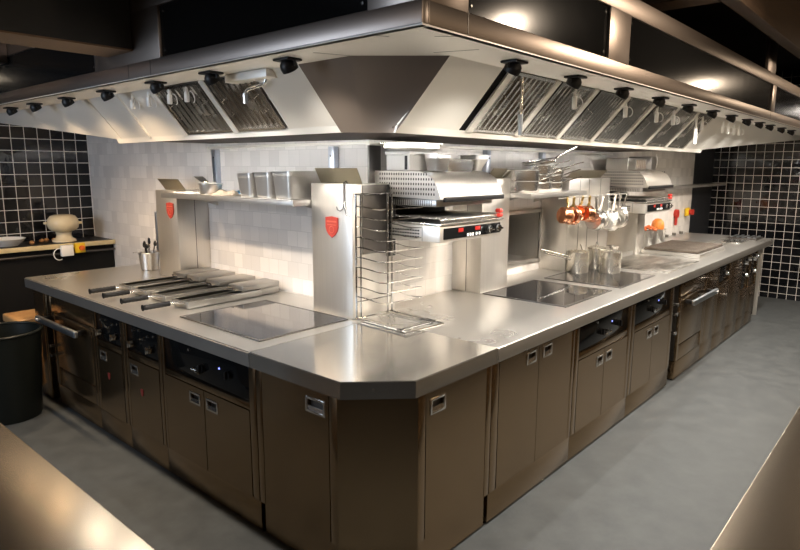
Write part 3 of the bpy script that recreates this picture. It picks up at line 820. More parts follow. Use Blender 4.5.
# ------------------------------------------------------------------ salamander grills
def salamander(X, Y, label, W=.6):
    t = thing('salamander_grill', label, 'grill', (X + W / 2, .7, 1.32), 'salamander grills on the right wall')
    zt, zb, yb = 1.697, 1.548, .984
    prof = [(yb, zb + .012), (Y + .01, zb), (Y, zb + .004), (Y + .006, zb + .03), (Y + .022, zb + .07), (Y + .05, zb + .108), (Y + .09, zb + .132), (Y + .14, zt - .003), (Y + .2, zt), (yb, zt)]
    b = MB(); b.prism([(X, y, z) for y, z in prof], (W, 0, 0), 'pillar', True)
    # punched vent slots on the cheek
    for r_ in range(5):
        y = yb - .05
        while y > Y + .03 + (.045 if r_ == 4 else .012 if r_ == 3 else 0):
            z = zb + .022 + r_ * .026
            for xx in (X - .0006, X + W - .0004): b.box((xx, y, z), (xx + .001, y + .0075, z + .012), 'black')
            y -= .0175
    b.build('heater_hood', t)
    b = MB(); b.box((X + .03, Y - .016, zb - .012), (X + W - .002, Y + .006, zb + .014), 'black', .004); b.build('front_bar', t)
    b = MB(); b.box((X + .03, Y + .05, zb - .04), (X + W - .03, yb - .12, zb - .001), 'steel', .004)
    for i in range(22): b.box((X + .0292, Y + .08 + i * .015, zb - .036), (X + .0306, Y + .086 + i * .015, zb - .006), 'darksteel')
    b.build('burner', t)
    b = MB(); b.box((X + .05, yb - .09, 1.325), (X + W - .05, yb - .002, zb), 'blackmatt', .003); b.build('back_column', t)
    b = MB(); b.box((X + .006, Y + .015, 1.4235), (X + W - .006, yb - .12, 1.428), 'blackmatt'); b.build('crumb_plate', t)
    b = MB()
    for i in range(23):
        x = X + .02 + i * (W - .04) / 22
        b.cyl((x, Y + .01, 1.448), (x, yb - .1, 1.448), .0035, 'bright', 8)
        b.cyl((x, Y + .01, 1.448), (x, Y + .006, 1.425), .0035, 'bright', 8)
    for y in (Y + .01, Y + .2, yb - .11): b.cyl((X + .012, y, 1.442), (X + W - .012, y, 1.442), .004, 'bright', 8)
    b.build('grid', t)
    b = MB(); b.box((X - .004, Y - .012, 1.413), (X + W + .004, yb - .10, 1.423), 'bright', .003); b.build('drip_tray', t)
    b = MB(); b.box((X, Y, 1.322), (X + W, yb - .12, 1.410), 'pillar', .005)
    for r_ in range(3):
        for i in range(13):
            b.box((X - .0006, Y + .14 + i * .018, 1.342 + r_ * .017), (X + .001, Y + .153 + i * .018, 1.350 + r_ * .017), 'black')
    b.box((X - .0004, Y + .118, 1.324), (X + .001, Y + .121, 1.408), 'darksteel')
    b.build('base', t)
    b = MB(); b.box((X + .03, Y - .005, 1.338), (X + W - .02, Y - .0005, 1.398), 'blackglass', .001)
    p = b.build('control_panel', t)
    for f, w_, h_, m_ in ((.30, .045, .022, 'redlamp'), (.57, .05, .022, 'redlamp')):
        b = MB(); xx = X + f * W; b.box((xx - w_ / 2, Y - .0075, 1.370), (xx + w_ / 2, Y - .0052, 1.370 + h_), m_, .001); b.build('display', p)
    for f in (.41, .45, .49, .55, .60):
        b = MB(); xx = X + f * W; b.box((xx - .007, Y - .009, 1.342), (xx + .007, Y - .0052, 1.358), 'white', .001); b.build('button', p)
    for f in (.74, .89):
        b = MB(); xx = X + f * W
        b.cyl((xx, Y - .022, 1.368), (xx, Y - .0052, 1.368), .026, 'black', 20); b.cyl((xx, Y - .032, 1.368), (xx, Y - .02, 1.368), .020, 'chrome', 20)
        b.box((xx - .026, Y - .040, 1.362), (xx + .026, Y - .03, 1.374), 'chrome', .002)
        k_ = b.build('knob', p)
    b = MB(); b.box((X + W - .045, Y - .018, 1.428), (X + W - .012, Y + .02, 1.452), 'redplastic', .008, 3); b.box((X + W - .045, Y - .018, 1.455), (X + W - .012, Y + .02, 1.478), 'redplastic', .008, 3)
    g = b.build('grip', t); g['label'] = 'red lever grip'
    return t
salamander(1.01, .51, 'near salamander grill with perforated hood, behind the plate rack')
salamander(3.93, .49, 'far salamander grill past the hanging pans', .64)

# things on top of the near salamander
SZ = 1.698
t = thing('storage_box', 'white plastic box with a dark slot standing on the near salamander', 'box', (.93, .68, SZ))
b = MB(); b.box((1.02, .73, SZ + .001), (1.28, .90, SZ + .085), 'card', .004); b.box((1.0192, .745, SZ + .006), (1.0206, .765, SZ + .08), 'black'); b.build('box_body', t)
b = MB(); b.box((1.013, .722, SZ + .0855), (1.31, .905, SZ + .104), 'card', .003); b.build('lid', t)
GP = 'steel pans on the near salamander'
gn_pan('gastronorm_pan', 'shallow flared steel pan on top of the white box', 'pan', 1.13, .81, SZ + .1055, .28, .20, .043, .03, GP, 'bright', .018)
gn_pan('gastronorm_pan', 'blue-grey steel pan on the near salamander beside the white box', 'pan', 1.155, .645, SZ, .12, .11, .092, .012, GP)
gn_pan('gastronorm_pan', 'small steel pan on the near salamander, nearest the right pillar', 'pan', 1.565, .685, SZ, .12, .14, .092, .03, GP)
for i in range(3):
    gn_pan('baking_tray', ('lowest', 'middle', 'uppermost')[i] + ' of three flat steel trays on the near salamander', 'tray', 1.375, .72, SZ + .001 + i * .022, .25 + .012 * i, .16, .0205, .008, 'flat trays on the near salamander', 'bright', .01)
# equipment on the far salamander
t = thing('storage_box', 'grey steel box with a mesh front on the far salamander', 'box', (4.1, .75, SZ))
b = MB(); b.box((3.90, .66, SZ + .001), (4.34, .86, SZ + .105), 'pillar', .005); b.box((4.08, .6585, SZ + .012), (4.32, .6602, SZ + .09), 'tan')
for i in range(6): b.box((4.08 + i * .044, .657, SZ + .012), (4.086 + i * .044, .6588, SZ + .09), 'steel')
b.build('box_body', t)
t = thing('storage_box', 'tall grey steel box next to the mesh box on the far salamander', 'box', (4.4, .75, SZ))
b = MB(); b.box((4.36, .62, SZ + .001), (4.48, .84, SZ + .125), 'steel', .006); b.build('box_body', t)
t = thing('hanging_hook', 'white loop hook hanging above the far salamander', 'hook', (4.85, .7, 1.75))
b = MB(); b.tube([(4.76 + .04 * math.cos(a), .72, 1.775 + .055 * math.sin(a)) for a in [i * PI / 10 for i in range(20)]], .006, 'white', 8, True); b.cyl((4.76, .72, 1.83), (4.76, .72, 1.848), .006, 'white'); b.build('hook_body', t)

# ------------------------------------------------------------------ plate rack
t = thing('plate_rack', 'tall chrome wire plate rack standing on the corner worktop seam', 'rack', (.86, .72, H))
rk = 'chrome'
P0, P1 = Vector((.737, .858, 0)), Vector((.968, .842, 0))
ux = (P1 - P0).normalized(); uy = Vector((ux.y, -ux.x, 0))      # towards the camera side
def rp(a, bb, z): q = P0 + ux * a + uy * bb; return (q.x, q.y, z)
wid = (P1 - P0).length
for a in (0, wid):
    b = MB()
    for off in (0, .032):
        b.cyl(rp(a + off, .0, H + .006), rp(a + off, .0, 1.575), .0055, rk, 10)
    b.build('post', t)
b = MB(); b.tube([rp(0, 0, 1.575), rp(wid + .032, 0, 1.575)], .0055, rk); b.build('crossbar', t)
b = MB(); b.tube([rp(0, 0, 1.0), rp(wid + .032, 0, 1.0)], .004, rk); b.build('crossbar', t)
b = MB()
b.tube([rp(-.03, .005, H + .009), rp(-.03, .40, H + .009), rp(wid + .02, .40, H + .009), rp(wid + .04, .005, H + .009)], .007, rk, 8, True)
b.tube([rp(.0, 0, H + .009), rp(.0, .38, H + .012)], .0055, rk); b.tube([rp(wid, 0, H + .009), rp(wid, .38, H + .012)], .0055, rk)
b.tube([rp(-.03, .33, H + .01), rp(wid + .03, .33, H + .01)], .0055, rk)
b.build('base', t)
for i in range(10):
    z = 1.513 - i * .0535
    b = MB()
    for a in (.0, wid + .03):
        s_ = 1 if a == 0 else -1
        b.tube([rp(a, 0, z), rp(a + s_ * .004, .06, z - .001), rp(a + s_ * .010, .12, z - .008), rp(a + s_ * .004, .18, z - .010), rp(a, .235, z - .004)], .0033, rk, 6)
    b.tube([rp(0, .235, z - .004), rp(wid + .03, .235, z - .004)], .0025, rk, 6)
    b.build('tier', t)

# ------------------------------------------------------------------ saucepans stacked on the right shelf, hanging and standing
def saucepan_parts(t, T, rad, h, m, hm, hl, hang=None, thick=.0025, tilt=.25):
    b = MB()
    b.lathe([(rad * .93, 0), (rad * .985, .006), (rad, .02), (rad, h - .004), (rad + .004, h), (rad + .002, h + .001), (rad - thick, h - .002), (rad - thick, .02), (rad * .9, thick + .001), (0, thick + .001)], m, T, 32)
    b.build('pan_body', t)
    b = MB()
    z = h * .8
    pts = [T @ Vector((rad + .001, 0, z)), T @ Vector((rad + .03, 0, z + .012)), T @ Vector((rad + hl * .5, 0, z + hl * tilt * .6)), T @ Vector((rad + hl, 0, z + hl * tilt))]
    w_ = Vector((0, 1, 0)); w_.rotate(T.to_quaternion())
    n_ = Vector((0, 0, 1)); n_.rotate(T.to_quaternion())
    Pq = []; fs = []
    for i, p in enumerate(pts):
        hw = (.013, .009, .0085, .011)[i]
        Pq += [p + w_ * hw - n_ * .0025, p - w_ * hw - n_ * .0025, p - w_ * hw + n_ * .0025, p + w_ * hw + n_ * .0025]
    for i in range(len(pts) - 1):
        a, c_ = i * 4, i * 4 + 4
        fs += [[a + j, a + (j + 1) % 4, c_ + (j + 1) % 4, c_ + j] for j in range(4)]
    fs += [[0, 1, 2, 3], [len(Pq) - 1, len(Pq) - 2, len(Pq) - 3, len(Pq) - 4]]
    b.faces(Pq, fs, hm)
    b.build('handle', t)

SHZ = 1.5475
G = 'steel saucepans stacked on the right shelf'
def spun(x, y, z, yaw, rad, h, label, hl=.17, tiltm=None, grp=G, upside=False):
    t = thing('saucepan', label, 'saucepan', (x, y, z), grp)
    T = Matrix.Translation((x, y, z)) @ Matrix.Rotation(yaw, 4, 'Z')
    if tiltm: T = T @ tiltm
    saucepan_parts(t, T, rad, h, 'bright', 'bright', hl, tilt=.30)
yw = -.55
spun(2.25, .79, SHZ, yw, .148, .08, 'wide steel saucepan at the bottom left of the shelf stack')
spun(2.25, .79, SHZ + .069, yw + .1, .150, .085, 'wide steel saucepan on top of the left stack on the shelf')
spun(2.50, .77, SHZ, yw + .1, .100, .07, 'steel saucepan at the bottom middle of the shelf stack')
spun(2.48, .77, SHZ + .058, yw, .097, .07, 'second steel saucepan up in the middle stack on the shelf')
spun(2.47, .77, SHZ + .116, yw - .1, .099, .07, 'third steel saucepan up in the middle stack on the shelf')
spun(2.69, .76, SHZ, yw, .082, .065, 'small steel saucepan at the bottom right of the shelf stack')
spun(2.69, .76, SHZ + .054, yw + .08, .084, .065, 'small steel saucepan second up in the right stack on the shelf')
spun(2.69, .76, SHZ + .108, yw - .06, .086, .065, 'small steel saucepan third up in the right stack on the shelf')
spun(2.50, .76, SHZ + .192, yw, .125, .028, 'shallow steel pan tilted on top of the shelf stack', .2, Matrix.Rotation(-.16, 4, 'Y'))

# hanging rail and the pans on it
t = thing('hanging_rail', 'steel hanging rail carrying copper and steel pans', 'rail', (3.1, .62, 1.50))
b = MB(); b.cyl((2.53, .62, 1.499), (3.86, .62, 1.499), .006, 'steel', 12); b.build('bar', t)
for x in (2.62, 3.66):
    b = MB(); b.tube([(x, .62, 1.499), (x, .64, 1.512), (x, .69, 1.513 if x < 3 else 1.499), (x, .745 if x > 3 else .70, 1.513 if x < 3 else 1.499)], .005, 'steel'); b.build('arm', t)
# each pan hangs by its handle: T puts the handle end (local +x) at the rail, bowl below
def hang_pan(x, yaw, lean, rad, h, hl, m, hm, label, grp, y=.612):
    t = thing('hanging_pan', label, 'saucepan', (x, y, 1.499), grp)
    # pan local: handle along +x and open along +z; turned so +x points up
    R = Matrix.Rotation(yaw, 4, 'Z') @ Matrix.Rotation(lean, 4, 'X') @ Matrix.Rotation(-PI / 2 - .12, 4, 'Y')
    tip = R @ Vector((rad + hl, 0, h * .8 + hl * .12))
    T = Matrix.Translation(Vector((x, y, 1.499)) - tip) @ R
    saucepan_parts(t, T, rad, h, m, hm, hl, tilt=.12)
    b = MB(); e = Vector((x, y, 1.499))
    b.tube([e + Vector((0, .0065 * math.cos(a) + .004, .0095 * math.sin(a) - .001)) for a in [i * PI / 6 for i in range(12)]], .002, hm, 6, True); b.build('hanging_loop', t)
GC = 'copper saucepans on the hanging rail'
for x, yaw, lean, rad, hl, lab in ((2.66, 2.7, .35, .060, .075, 'copper saucepan with brass handle, leftmost on the hanging rail'),
                               (2.775, 3.3, .0, .064, .072, 'copper saucepan with brass handle, second from the left on the rail'),
                               (2.93, 1.25, .2, .058, .070, 'copper saucepan showing its round base, third along the rail'),
                               (3.05, 3.0, .0, .060, .075, 'copper saucepan with brass handle beside the first steel pan')):
    hang_pan(x, yaw, lean, rad, .07, hl, 'copper', 'brass', lab, GC)
GS = 'steel saucepans on the hanging rail'
for i, (x, yaw, lean, rad, hl, lab) in enumerate(((3.17, 3.2, .1, .070, .13, 'polished steel pan hanging next to the copper saucepans'),
                                   (3.29, 2.7, -.1, .076, .12, 'polished steel pan, second steel one along the rail'),
                                   (3.41, 3.4, .1, .078, .13, 'polished steel pan, third steel one along the rail'),
                                   (3.53, 2.8, .0, .082, .14, 'large polished steel pan, fourth steel one along the rail'),
                                   (3.65, 3.3, .0, .082, .12, 'large polished steel pan, fifth steel one along the rail'),
                                   (3.78, 2.5, -.3, .084, .10, 'polished steel pan at the right end of the hanging rail'))):
    hang_pan(x, yaw, lean, rad, .08, hl, 'bright', 'bright', lab, GS, .612 - .012 * (i % 2))

# pots on the hob
def pot(x, y, rad, h, yaw, label, nhandle=1, hl=.2, lid=False):
    t = thing('cooking_pot', label, 'pot', (x, y, H + .0065), 'steel pots on the right hob')
    T = Matrix.Translation((x, y, H + .0065))
    b = MB(); b.lathe([(rad * .96, 0), (rad, .006), (rad, h - .005), (rad + .004, h), (rad + .002, h + .001), (rad - .003, h - .002), (rad - .003, .02), (rad * .9, .004), (0, .004)], 'pot', T, 40); b.build('pot_body', t)
    for i in range(nhandle):
        a = yaw + i * .16; dx = Vector((math.cos(a), math.sin(a), 0)); w_ = Vector((-math.sin(a), math.cos(a), 0))
        b = MB(); p = Vector((x, y, H)) + dx * rad
        b.tube([p + Vector((0, 0, h - .035 - i * .022)), p + dx * .04 + Vector((0, 0, h - .02 - i * .022)), p + dx * hl + Vector((0, 0, h + .035 - i * .02))], [.006, .005, .0045], 'bright')
        b.build('handle', t)
    if lid:
        b = MB(); b.lathe([(rad + .003, h + .003), (rad + .003, h + .006), (rad * .7, h + .014), (0, h + .018)], 'pot', T, 36)
        l_ = b.build('lid', t)
        b = MB(); b.tube([T @ Vector((.024 * math.cos(a), .0, h + .016 + .034 * math.sin(a))) for a in [i * PI / 8 for i in range(9)]], .0035, 'chrome'); b.build('knob', l_)
    return t
pot(2.985, .655, .083, .165, 2.62, 'wide steel pot with two long handles, leftmost of the three pots', 2, .26)
t = pot(3.27, .63, .072, .165, 2.2, 'narrow steel pot standing between the other two on the hob', 1, .06, True)
pot(3.145, .455, .077, .165, 2.4, 'steel pot with loop-handled lid, nearest the worktop edge', 1, .05, True)
t = thing('ladle', 'dark ladle handle sticking up behind the middle pot', 'ladle', (3.33, .80, H))
b = MB(); b.tube([(3.20, .76, H + .012), (3.19, .79, H + .18), (3.2, .80, H + .245)], [.006, .006, .008], 'black'); b.build('handle', t)
b = MB(); b.lathe([(0, 0), (.03, .004), (.045, .02), (.047, .03), (.043, .03), (.028, .009), (0, .006)], 'bright', Matrix.Translation((3.24, .755, H + .0078)), 20); b.build('bowl', t)

# black utensils and small burner behind the pots
t = thing('black_skillet', 'black skillet lying at the back of the worktop behind the pots', 'skillet', (3.6, .82, H))
T = Matrix.Translation((3.72, .83, H + .011 - .0105)) 
saucepan_parts(t, T @ Matrix.Rotation(.2, 4, 'Z'), .10, .045, 'blackmatt', 'black', .16, tilt=.3)
t = thing('steel_jug', 'steel jug with bent handle behind the pot nearest the edge', 'jug', (4.05, .82, H))
b = MB(); b.lathe([(.05, 0), (.056, .004), (.05, .06), (.058, .10), (.062, .102), (.05, .10), (.044, .05), (0, .006)], 'bright', Matrix.Translation((4.06, .82, H + .001)), 28); b.build('jug_body', t)
b = MB(); b.tube([(4.008, .80, H + .09), (3.975, .79, H + .085), (3.965, .785, H + .05), (4.0, .80, H + .03)], .005, 'bright'); b.build('handle', t)

# containers with orange food by the far salamander
G = 'steel food containers below the far salamander'
def tub(x, y, rad, h, label):
    t = thing('food_container', label, 'container', (x, y, H), G)
    b = MB(); b.lathe([(rad * .86, 0), (rad * .9, .004), (rad, h - .01), (rad + .008, h), (rad + .004, h + .001), (rad - .004, h - .006), (rad * .84, .02), (0, .02)], 'steel', Matrix.Translation((x, y, H + .001)), 28); b.build('tub_body', t)
    return t
tub(5.0, .83, .085, .17, 'steel container heaped with red-orange food, left of the pair')
tub(5.28, .83, .085, .17, 'steel container under the round orange food, right of the pair')
rnd = random.Random(5); b = MB()
for i in range(34):
    a = rnd.uniform(0, 2 * PI); q = rnd.uniform(0, .09); T = Matrix.Translation((5.0 + q * math.cos(a) * 1.15, .83 + q * math.sin(a) * .8, H + .180 + (.09 - q) * .35 + rnd.uniform(0, .01))) @ Matrix.Rotation(rnd.uniform(0, 3), 4, 'Z') @ Matrix.Rotation(rnd.uniform(-.5, .5), 4, 'X')
    b.lathe([(0, -.012), (.014, -.008), (.019, 0), (.014, .008), (0, .012)], 'foodred', T, 10)
o = tag(b.build('food_heap'), 'heap of red-orange food in the left steel container', 'food'); o['kind'] = 'stuff'
b = MB(); b.lathe([(.0, .165), (.06, .165), (.068, .20), (.058, .25), (.03, .278), (0, .284)], 'food', Matrix.Translation((5.28, .83, H)), 24)
tag(b.build('orange_squash'), 'rounded bright orange vegetable in the right steel container', 'vegetable')

# safety buttons on the right wall
t = thing('emergency_button', 'yellow emergency switch with red button at the end of the white wall', 'switch', (6.75, YW, 1.17))
b = MB(); b.box((6.68, YW - .05, 1.12), (6.79, YW - .001, 1.225), 'yellow', .02, 3); b.build('box', t)
b = MB(); b.cyl((6.735, YW - .10, 1.172), (6.735, YW - .0505, 1.172), .034, 'redplastic', 18); b.build('button', t)
t = thing('red_lever', 'round red pull handle hanging on the white wall below the far salamander', 'handle', (6.33, YW, 1.15))
b = MB(); b.cyl((6.33, YW - .04, 1.17), (6.33, YW - .001, 1.17), .052, 'redplastic', 20); b.build('disc', t)
b = MB(); b.box((6.29, YW - .035, 1.03), (6.345, YW - .015, 1.125), 'redplastic', .006); b.build('pull_tab', t)

# utensil bucket on the left worktop
t = thing('utensil_pot', 'steel bucket of dark utensils at the far end of the left worktop', 'pot', (.82, 3.30, H))
T = Matrix.Translation((.80, 3.27, H + .001))
b = MB(); b.lathe([(.062, 0), (.067, .005), (.078, .135), (.086, .14), (.084, .144), (.074, .136), (.062, .01), (0, .01)], 'steel', T, 32); b.build('pot_body', t)
for s_ in (-1, 1):
    b = MB(); b.box((.80 + s_ * .084 * .7 - .04, 3.27 - s_ * .084 * .7 - .012, H + .138), (.80 + s_ * .084 * .7 + .04, 3.27 - s_ * .084 * .7 + .012, H + .143), 'bright', .002); b.build('rim_lug', t)
for i, (dx, dy, hh, m_) in enumerate(((.02, .03, .25, 'black'), (-.02, .01, .235, 'black'), (.03, -.02, .24, 'darksteel'), (0, 0, .22, 'bright'), (-.03, -.03, .23, 'black'))):
    q = thing('kitchen_utensil', ('tallest black', 'left black', 'dark steel', 'bright steel', 'front black')[i] + ' utensil standing in the steel bucket', 'utensil', (.80 + dx, 3.27 + dy, H + .02), 'utensils in the steel bucket')
    b = MB(); b.tube([(.80 + dx * .4, 3.27 + dy * .4, H + .014), (.80 + dx * 1.2, 3.27 + dy * 1.2, H + hh - .05)], .005, m_); b.build('handle', q)
    b = MB(); b.lathe([(0, -.03), (.016, -.02), (.02, 0), (.015, .025), (0, .034)], m_, Matrix.Translation((.80 + dx * 1.4, 3.27 + dy * 1.4, H + hh - .03)) @ Matrix.Rotation(.5 * i, 4, 'X') @ Matrix.Scale(.4, 4, (1, 0, 0)), 14); b.build('head', q)

# ------------------------------------------------------------------ extraction hood
ZL = 2.117                                 # underside of the rim
OX, OY = -.12, -.283                       # outer faces
IX, IY = .10, -.045                        # inner edge of the rim
GX, GY, GZL, GZR = .30, .185, 1.861, 1.849   # bottom edge of the slopes
XE, YE = 7.86, 4.67
hd = thing('extraction_hood', 'large L-shaped stainless steel extraction hood over the cooking island', 'extractor hood', (.4, .4, 1.85))
HZ = [2.117, 2.19, 2.402, 2.49]
# rim underside
b = MB(); b.prism([(OX, OY, ZL), (XE, OY, ZL), (XE, IY, ZL), (.331, IY, ZL), (IX, .232, ZL), (IX, YE, ZL), (OX, YE, ZL)], (0, 0, .006), 'hood'); b.build('rim', hd)
for P in ([(OX, -.063, ZL), (-.06, -.10, ZL)], [(.10, OY, ZL), (.03, -.21, ZL)], [(.30, OY + .09, ZL), (.245, IY + .008, ZL)], [(OX + .09, .29, ZL), (IX - .003, .235, ZL)]):
    b = MB(); a, e = Vector(P[0]), Vector(P[1]); w_ = (e - a).cross(Vector((0, 0, 1))).normalized() * .0015
    b.prism([a - w_, e - w_, e + w_, a + w_], (0, 0, -.0008), 'darksteel'); b.build('seam', hd)
# fascia bands, stiles, black infill panels
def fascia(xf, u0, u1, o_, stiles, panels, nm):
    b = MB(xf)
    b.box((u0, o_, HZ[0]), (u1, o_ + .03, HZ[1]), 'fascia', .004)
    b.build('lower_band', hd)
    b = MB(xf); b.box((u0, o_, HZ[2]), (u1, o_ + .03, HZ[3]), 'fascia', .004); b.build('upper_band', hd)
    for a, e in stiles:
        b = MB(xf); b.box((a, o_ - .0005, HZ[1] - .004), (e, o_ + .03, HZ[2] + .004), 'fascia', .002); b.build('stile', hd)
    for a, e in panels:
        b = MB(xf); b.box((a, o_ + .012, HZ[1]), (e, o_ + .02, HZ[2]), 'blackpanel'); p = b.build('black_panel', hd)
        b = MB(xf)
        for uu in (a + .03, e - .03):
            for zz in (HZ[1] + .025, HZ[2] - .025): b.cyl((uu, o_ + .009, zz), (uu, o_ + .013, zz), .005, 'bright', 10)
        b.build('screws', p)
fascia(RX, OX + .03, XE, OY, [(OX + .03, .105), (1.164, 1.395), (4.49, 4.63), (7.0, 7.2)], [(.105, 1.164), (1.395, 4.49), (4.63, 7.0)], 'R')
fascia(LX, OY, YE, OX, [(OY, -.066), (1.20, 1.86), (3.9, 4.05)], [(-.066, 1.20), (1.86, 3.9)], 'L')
for y in (1.29, 1.50):
    b = MB(LX); b.box((y, OX - .0012, HZ[0] + .003), (y + .003, OX + .001, HZ[1] - .003), 'darksteel'); b.build('seam', hd)
for x in (.103, 4.49):
    b = MB(); b.box((x, OY - .0012, HZ[0] + .003), (x + .003, OY + .001, HZ[1]), 'darksteel'); b.build('seam', hd)
# top of the duct housing
b = MB(); b.prism([(OX + .03, OY + .03, HZ[3] - .012), (XE, OY + .03, HZ[3] - .012), (XE, YW - .005, HZ[3] - .012), (XW - .005, YW - .005, HZ[3] - .012), (XW - .005, YE, HZ[3] - .012), (OX + .03, YE, HZ[3] - .012)], (0, 0, .01), 'darksteel'); b.build('top_cover', hd)
# slopes
def RS(u, f): return Vector((u, IY + f * (GY - .012 - IY), ZL + f * (GZR + .028 - ZL)))
def LS(u, f): return Vector((IX + f * (GX - .012 - IX), u, ZL + f * (GZL + .028 - ZL)))
tnR = Vector((0, .6, .8)) * .006; tnL = Vector((.6, 0, .8)) * .006
PT, PB = .331, .292
b = MB(); b.prism([RS(PT, 0), RS(.695, 0), RS(.695, 1), RS(PB, 1)], tnR, 'hood'); b.build('slope_panel', hd)
b = MB(); b.prism([RS(3.80, 0), RS(4.22, 0), RS(4.22, 1), RS(3.80, 1)], tnR, 'hood'); b.build('slope_panel', hd)
b = MB(); b.prism([RS(4.223, 0), RS(XE, 0), RS(XE, .16), RS(4.30, 1), RS(4.223, 1)], tnR, 'hood'); b.build('slope_panel', hd)
b = MB(); b.prism([LS(.53, 0), LS(.835, 0), LS(.835, 1), LS(.50, 1)], tnL, 'hood'); b.build('slope_panel', hd)
for a, e in ((1.735, 2.13), (2.145, 2.50)):
    b = MB(); b.prism([LS(a, 0), LS(e, 0), LS(e, 1), LS(a, 1)], tnL, 'hood'); b.build('slope_panel', hd)
b = MB(); b.prism([LS(2.506, 0), LS(YE, 0), LS(YE, .12), LS(2.57, 1), LS(2.506, 1)], tnL, 'hood'); b.build('slope_panel', hd)
# ridged strips between panels
for a in (.765, 1.175, 1.60, 2.03, 2.455, 2.90, 3.345, 3.785):
    b = MB(); b.prism([RS(a - .022, 0), RS(a + .022, 0), RS(a + .022, 1), RS(a - .022, 1)], tnR * -1.5, 'hood'); b.build('divider', hd)
for a in (1.24, 1.722, 2.137):
    b = MB(); b.prism([LS(a - .02, 0), LS(a + .02, 0), LS(a + .02, 1), LS(a - .02, 1)], tnL * -1.5, 'hood'); b.build('divider', hd)
# dark seam at the right end of the blank panel
b = MB(); b.prism([RS(.697, 0), RS(.742, 0), RS(.742, 1), RS(.697, 1)], tnR * 2, 'void'); b.build('seam', hd)
# chamfered inner corner panel
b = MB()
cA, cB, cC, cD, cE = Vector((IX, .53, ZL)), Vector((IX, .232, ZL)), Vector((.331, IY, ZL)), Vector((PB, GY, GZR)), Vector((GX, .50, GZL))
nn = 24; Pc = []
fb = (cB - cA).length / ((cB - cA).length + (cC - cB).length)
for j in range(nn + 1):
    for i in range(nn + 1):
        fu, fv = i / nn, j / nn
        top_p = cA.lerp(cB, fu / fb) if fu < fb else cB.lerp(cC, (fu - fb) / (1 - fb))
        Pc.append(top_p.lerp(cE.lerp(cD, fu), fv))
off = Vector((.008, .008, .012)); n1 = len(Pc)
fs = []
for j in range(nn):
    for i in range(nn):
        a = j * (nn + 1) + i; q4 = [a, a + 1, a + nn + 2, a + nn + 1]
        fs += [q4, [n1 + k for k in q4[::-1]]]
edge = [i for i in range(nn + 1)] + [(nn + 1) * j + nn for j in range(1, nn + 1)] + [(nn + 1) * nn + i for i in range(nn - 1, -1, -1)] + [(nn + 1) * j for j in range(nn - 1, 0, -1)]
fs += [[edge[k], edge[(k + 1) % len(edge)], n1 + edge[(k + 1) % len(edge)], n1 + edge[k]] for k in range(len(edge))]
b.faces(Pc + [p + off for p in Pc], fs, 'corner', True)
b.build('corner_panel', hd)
# gutter strip and underside
b = MB(); b.prism([(PB, GY - .012, GZR + .028), (4.30, GY - .012, GZR + .028), (4.30, GY, GZR), (PB, GY, GZR)], (0, .01, 0), 'hood'); b.build('gutter', hd)
b = MB(); b.prism([(GX - .012, .50, GZL + .028), (GX - .012, 2.57, GZL + .028), (GX, 2.57, GZL), (GX, .50, GZL)], (.01, 0, 0), 'hood'); b.build('gutter', hd)
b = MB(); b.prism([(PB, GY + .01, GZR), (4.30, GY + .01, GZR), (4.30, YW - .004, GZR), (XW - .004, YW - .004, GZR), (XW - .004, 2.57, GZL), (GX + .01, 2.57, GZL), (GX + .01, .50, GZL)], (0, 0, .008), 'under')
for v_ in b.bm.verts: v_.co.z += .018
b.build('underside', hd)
# unseen light strips added behind the gutters to brighten the white walls
for nm, P0_, P1_, up, lab in (('R', (.42, GY + .013, GZR + .016), (4.28, GY + .013, GZR + .016), (0, .02, -.013), 'added light strip, unseen behind the right gutter of the hood'),
                              ('L', (GX + .013, .52, GZL + .016), (GX + .013, 2.55, GZL + .016), (.02, 0, -.013), 'added light strip, unseen behind the left gutter of the hood')):
    b = MB(); a_, e_ = Vector(P0_), Vector(P1_); w_ = Vector(up); k_ = Vector((w_.x, w_.y, 0))
    b.prism([a_, a_ + k_, a_ + w_ * .25 + k_ * .6, a_ + Vector((0, 0, w_.z * .8))], e_ - a_, 'strip')
    b.build('added_light_strip', hd)
# rising closing planes at both ends
b = MB(); b.faces([(4.30, GY + .012, GZR + .022), (4.30, YW - .004, GZR + .022), (XE, YW - .004, 2.105), (XE, IY + .05, 2.105), (4.30, GY + .012, GZR + .03), (4.30, YW - .004, GZR + .03), (XE, YW - .004, 2.113), (XE, IY + .05, 2.113)], [[0, 1, 2, 3], [4, 5, 6, 7], [0, 1, 5, 4], [1, 2, 6, 5], [2, 3, 7, 6], [3, 0, 4, 7]], 'hood'); b.build('end_panel', hd)
b = MB(); b.faces([(GX + .012, 2.57, GZL + .022), (XW - .004, 2.57, GZL + .022), (XW - .004, YE, 2.105), (IX + .05, YE, 2.105), (GX + .012, 2.57, GZL + .03), (XW - .004, 2.57, GZL + .03), (XW - .004, YE, 2.113), (IX + .05, YE, 2.113)], [[0, 1, 2, 3], [4, 5, 6, 7], [0, 1, 5, 4], [1, 2, 6, 5], [2, 3, 7, 6], [3, 0, 4, 7]], 'hood'); b.build('end_panel', hd)
# small steel box tucked under the left rim
b = MB(); b.box((IX - .03, .70, ZL - .035), (IX + .11, 1.0, ZL - .001), 'hood', .003); b.build('junction_box', hd)
# bracket on the duct above the right side
b = MB(); b.box((4.25, OY + .005, HZ[3] - .02), (4.55, OY + .03, HZ[3] + .24), 'fascia', .003); b.build('top_bracket', hd)

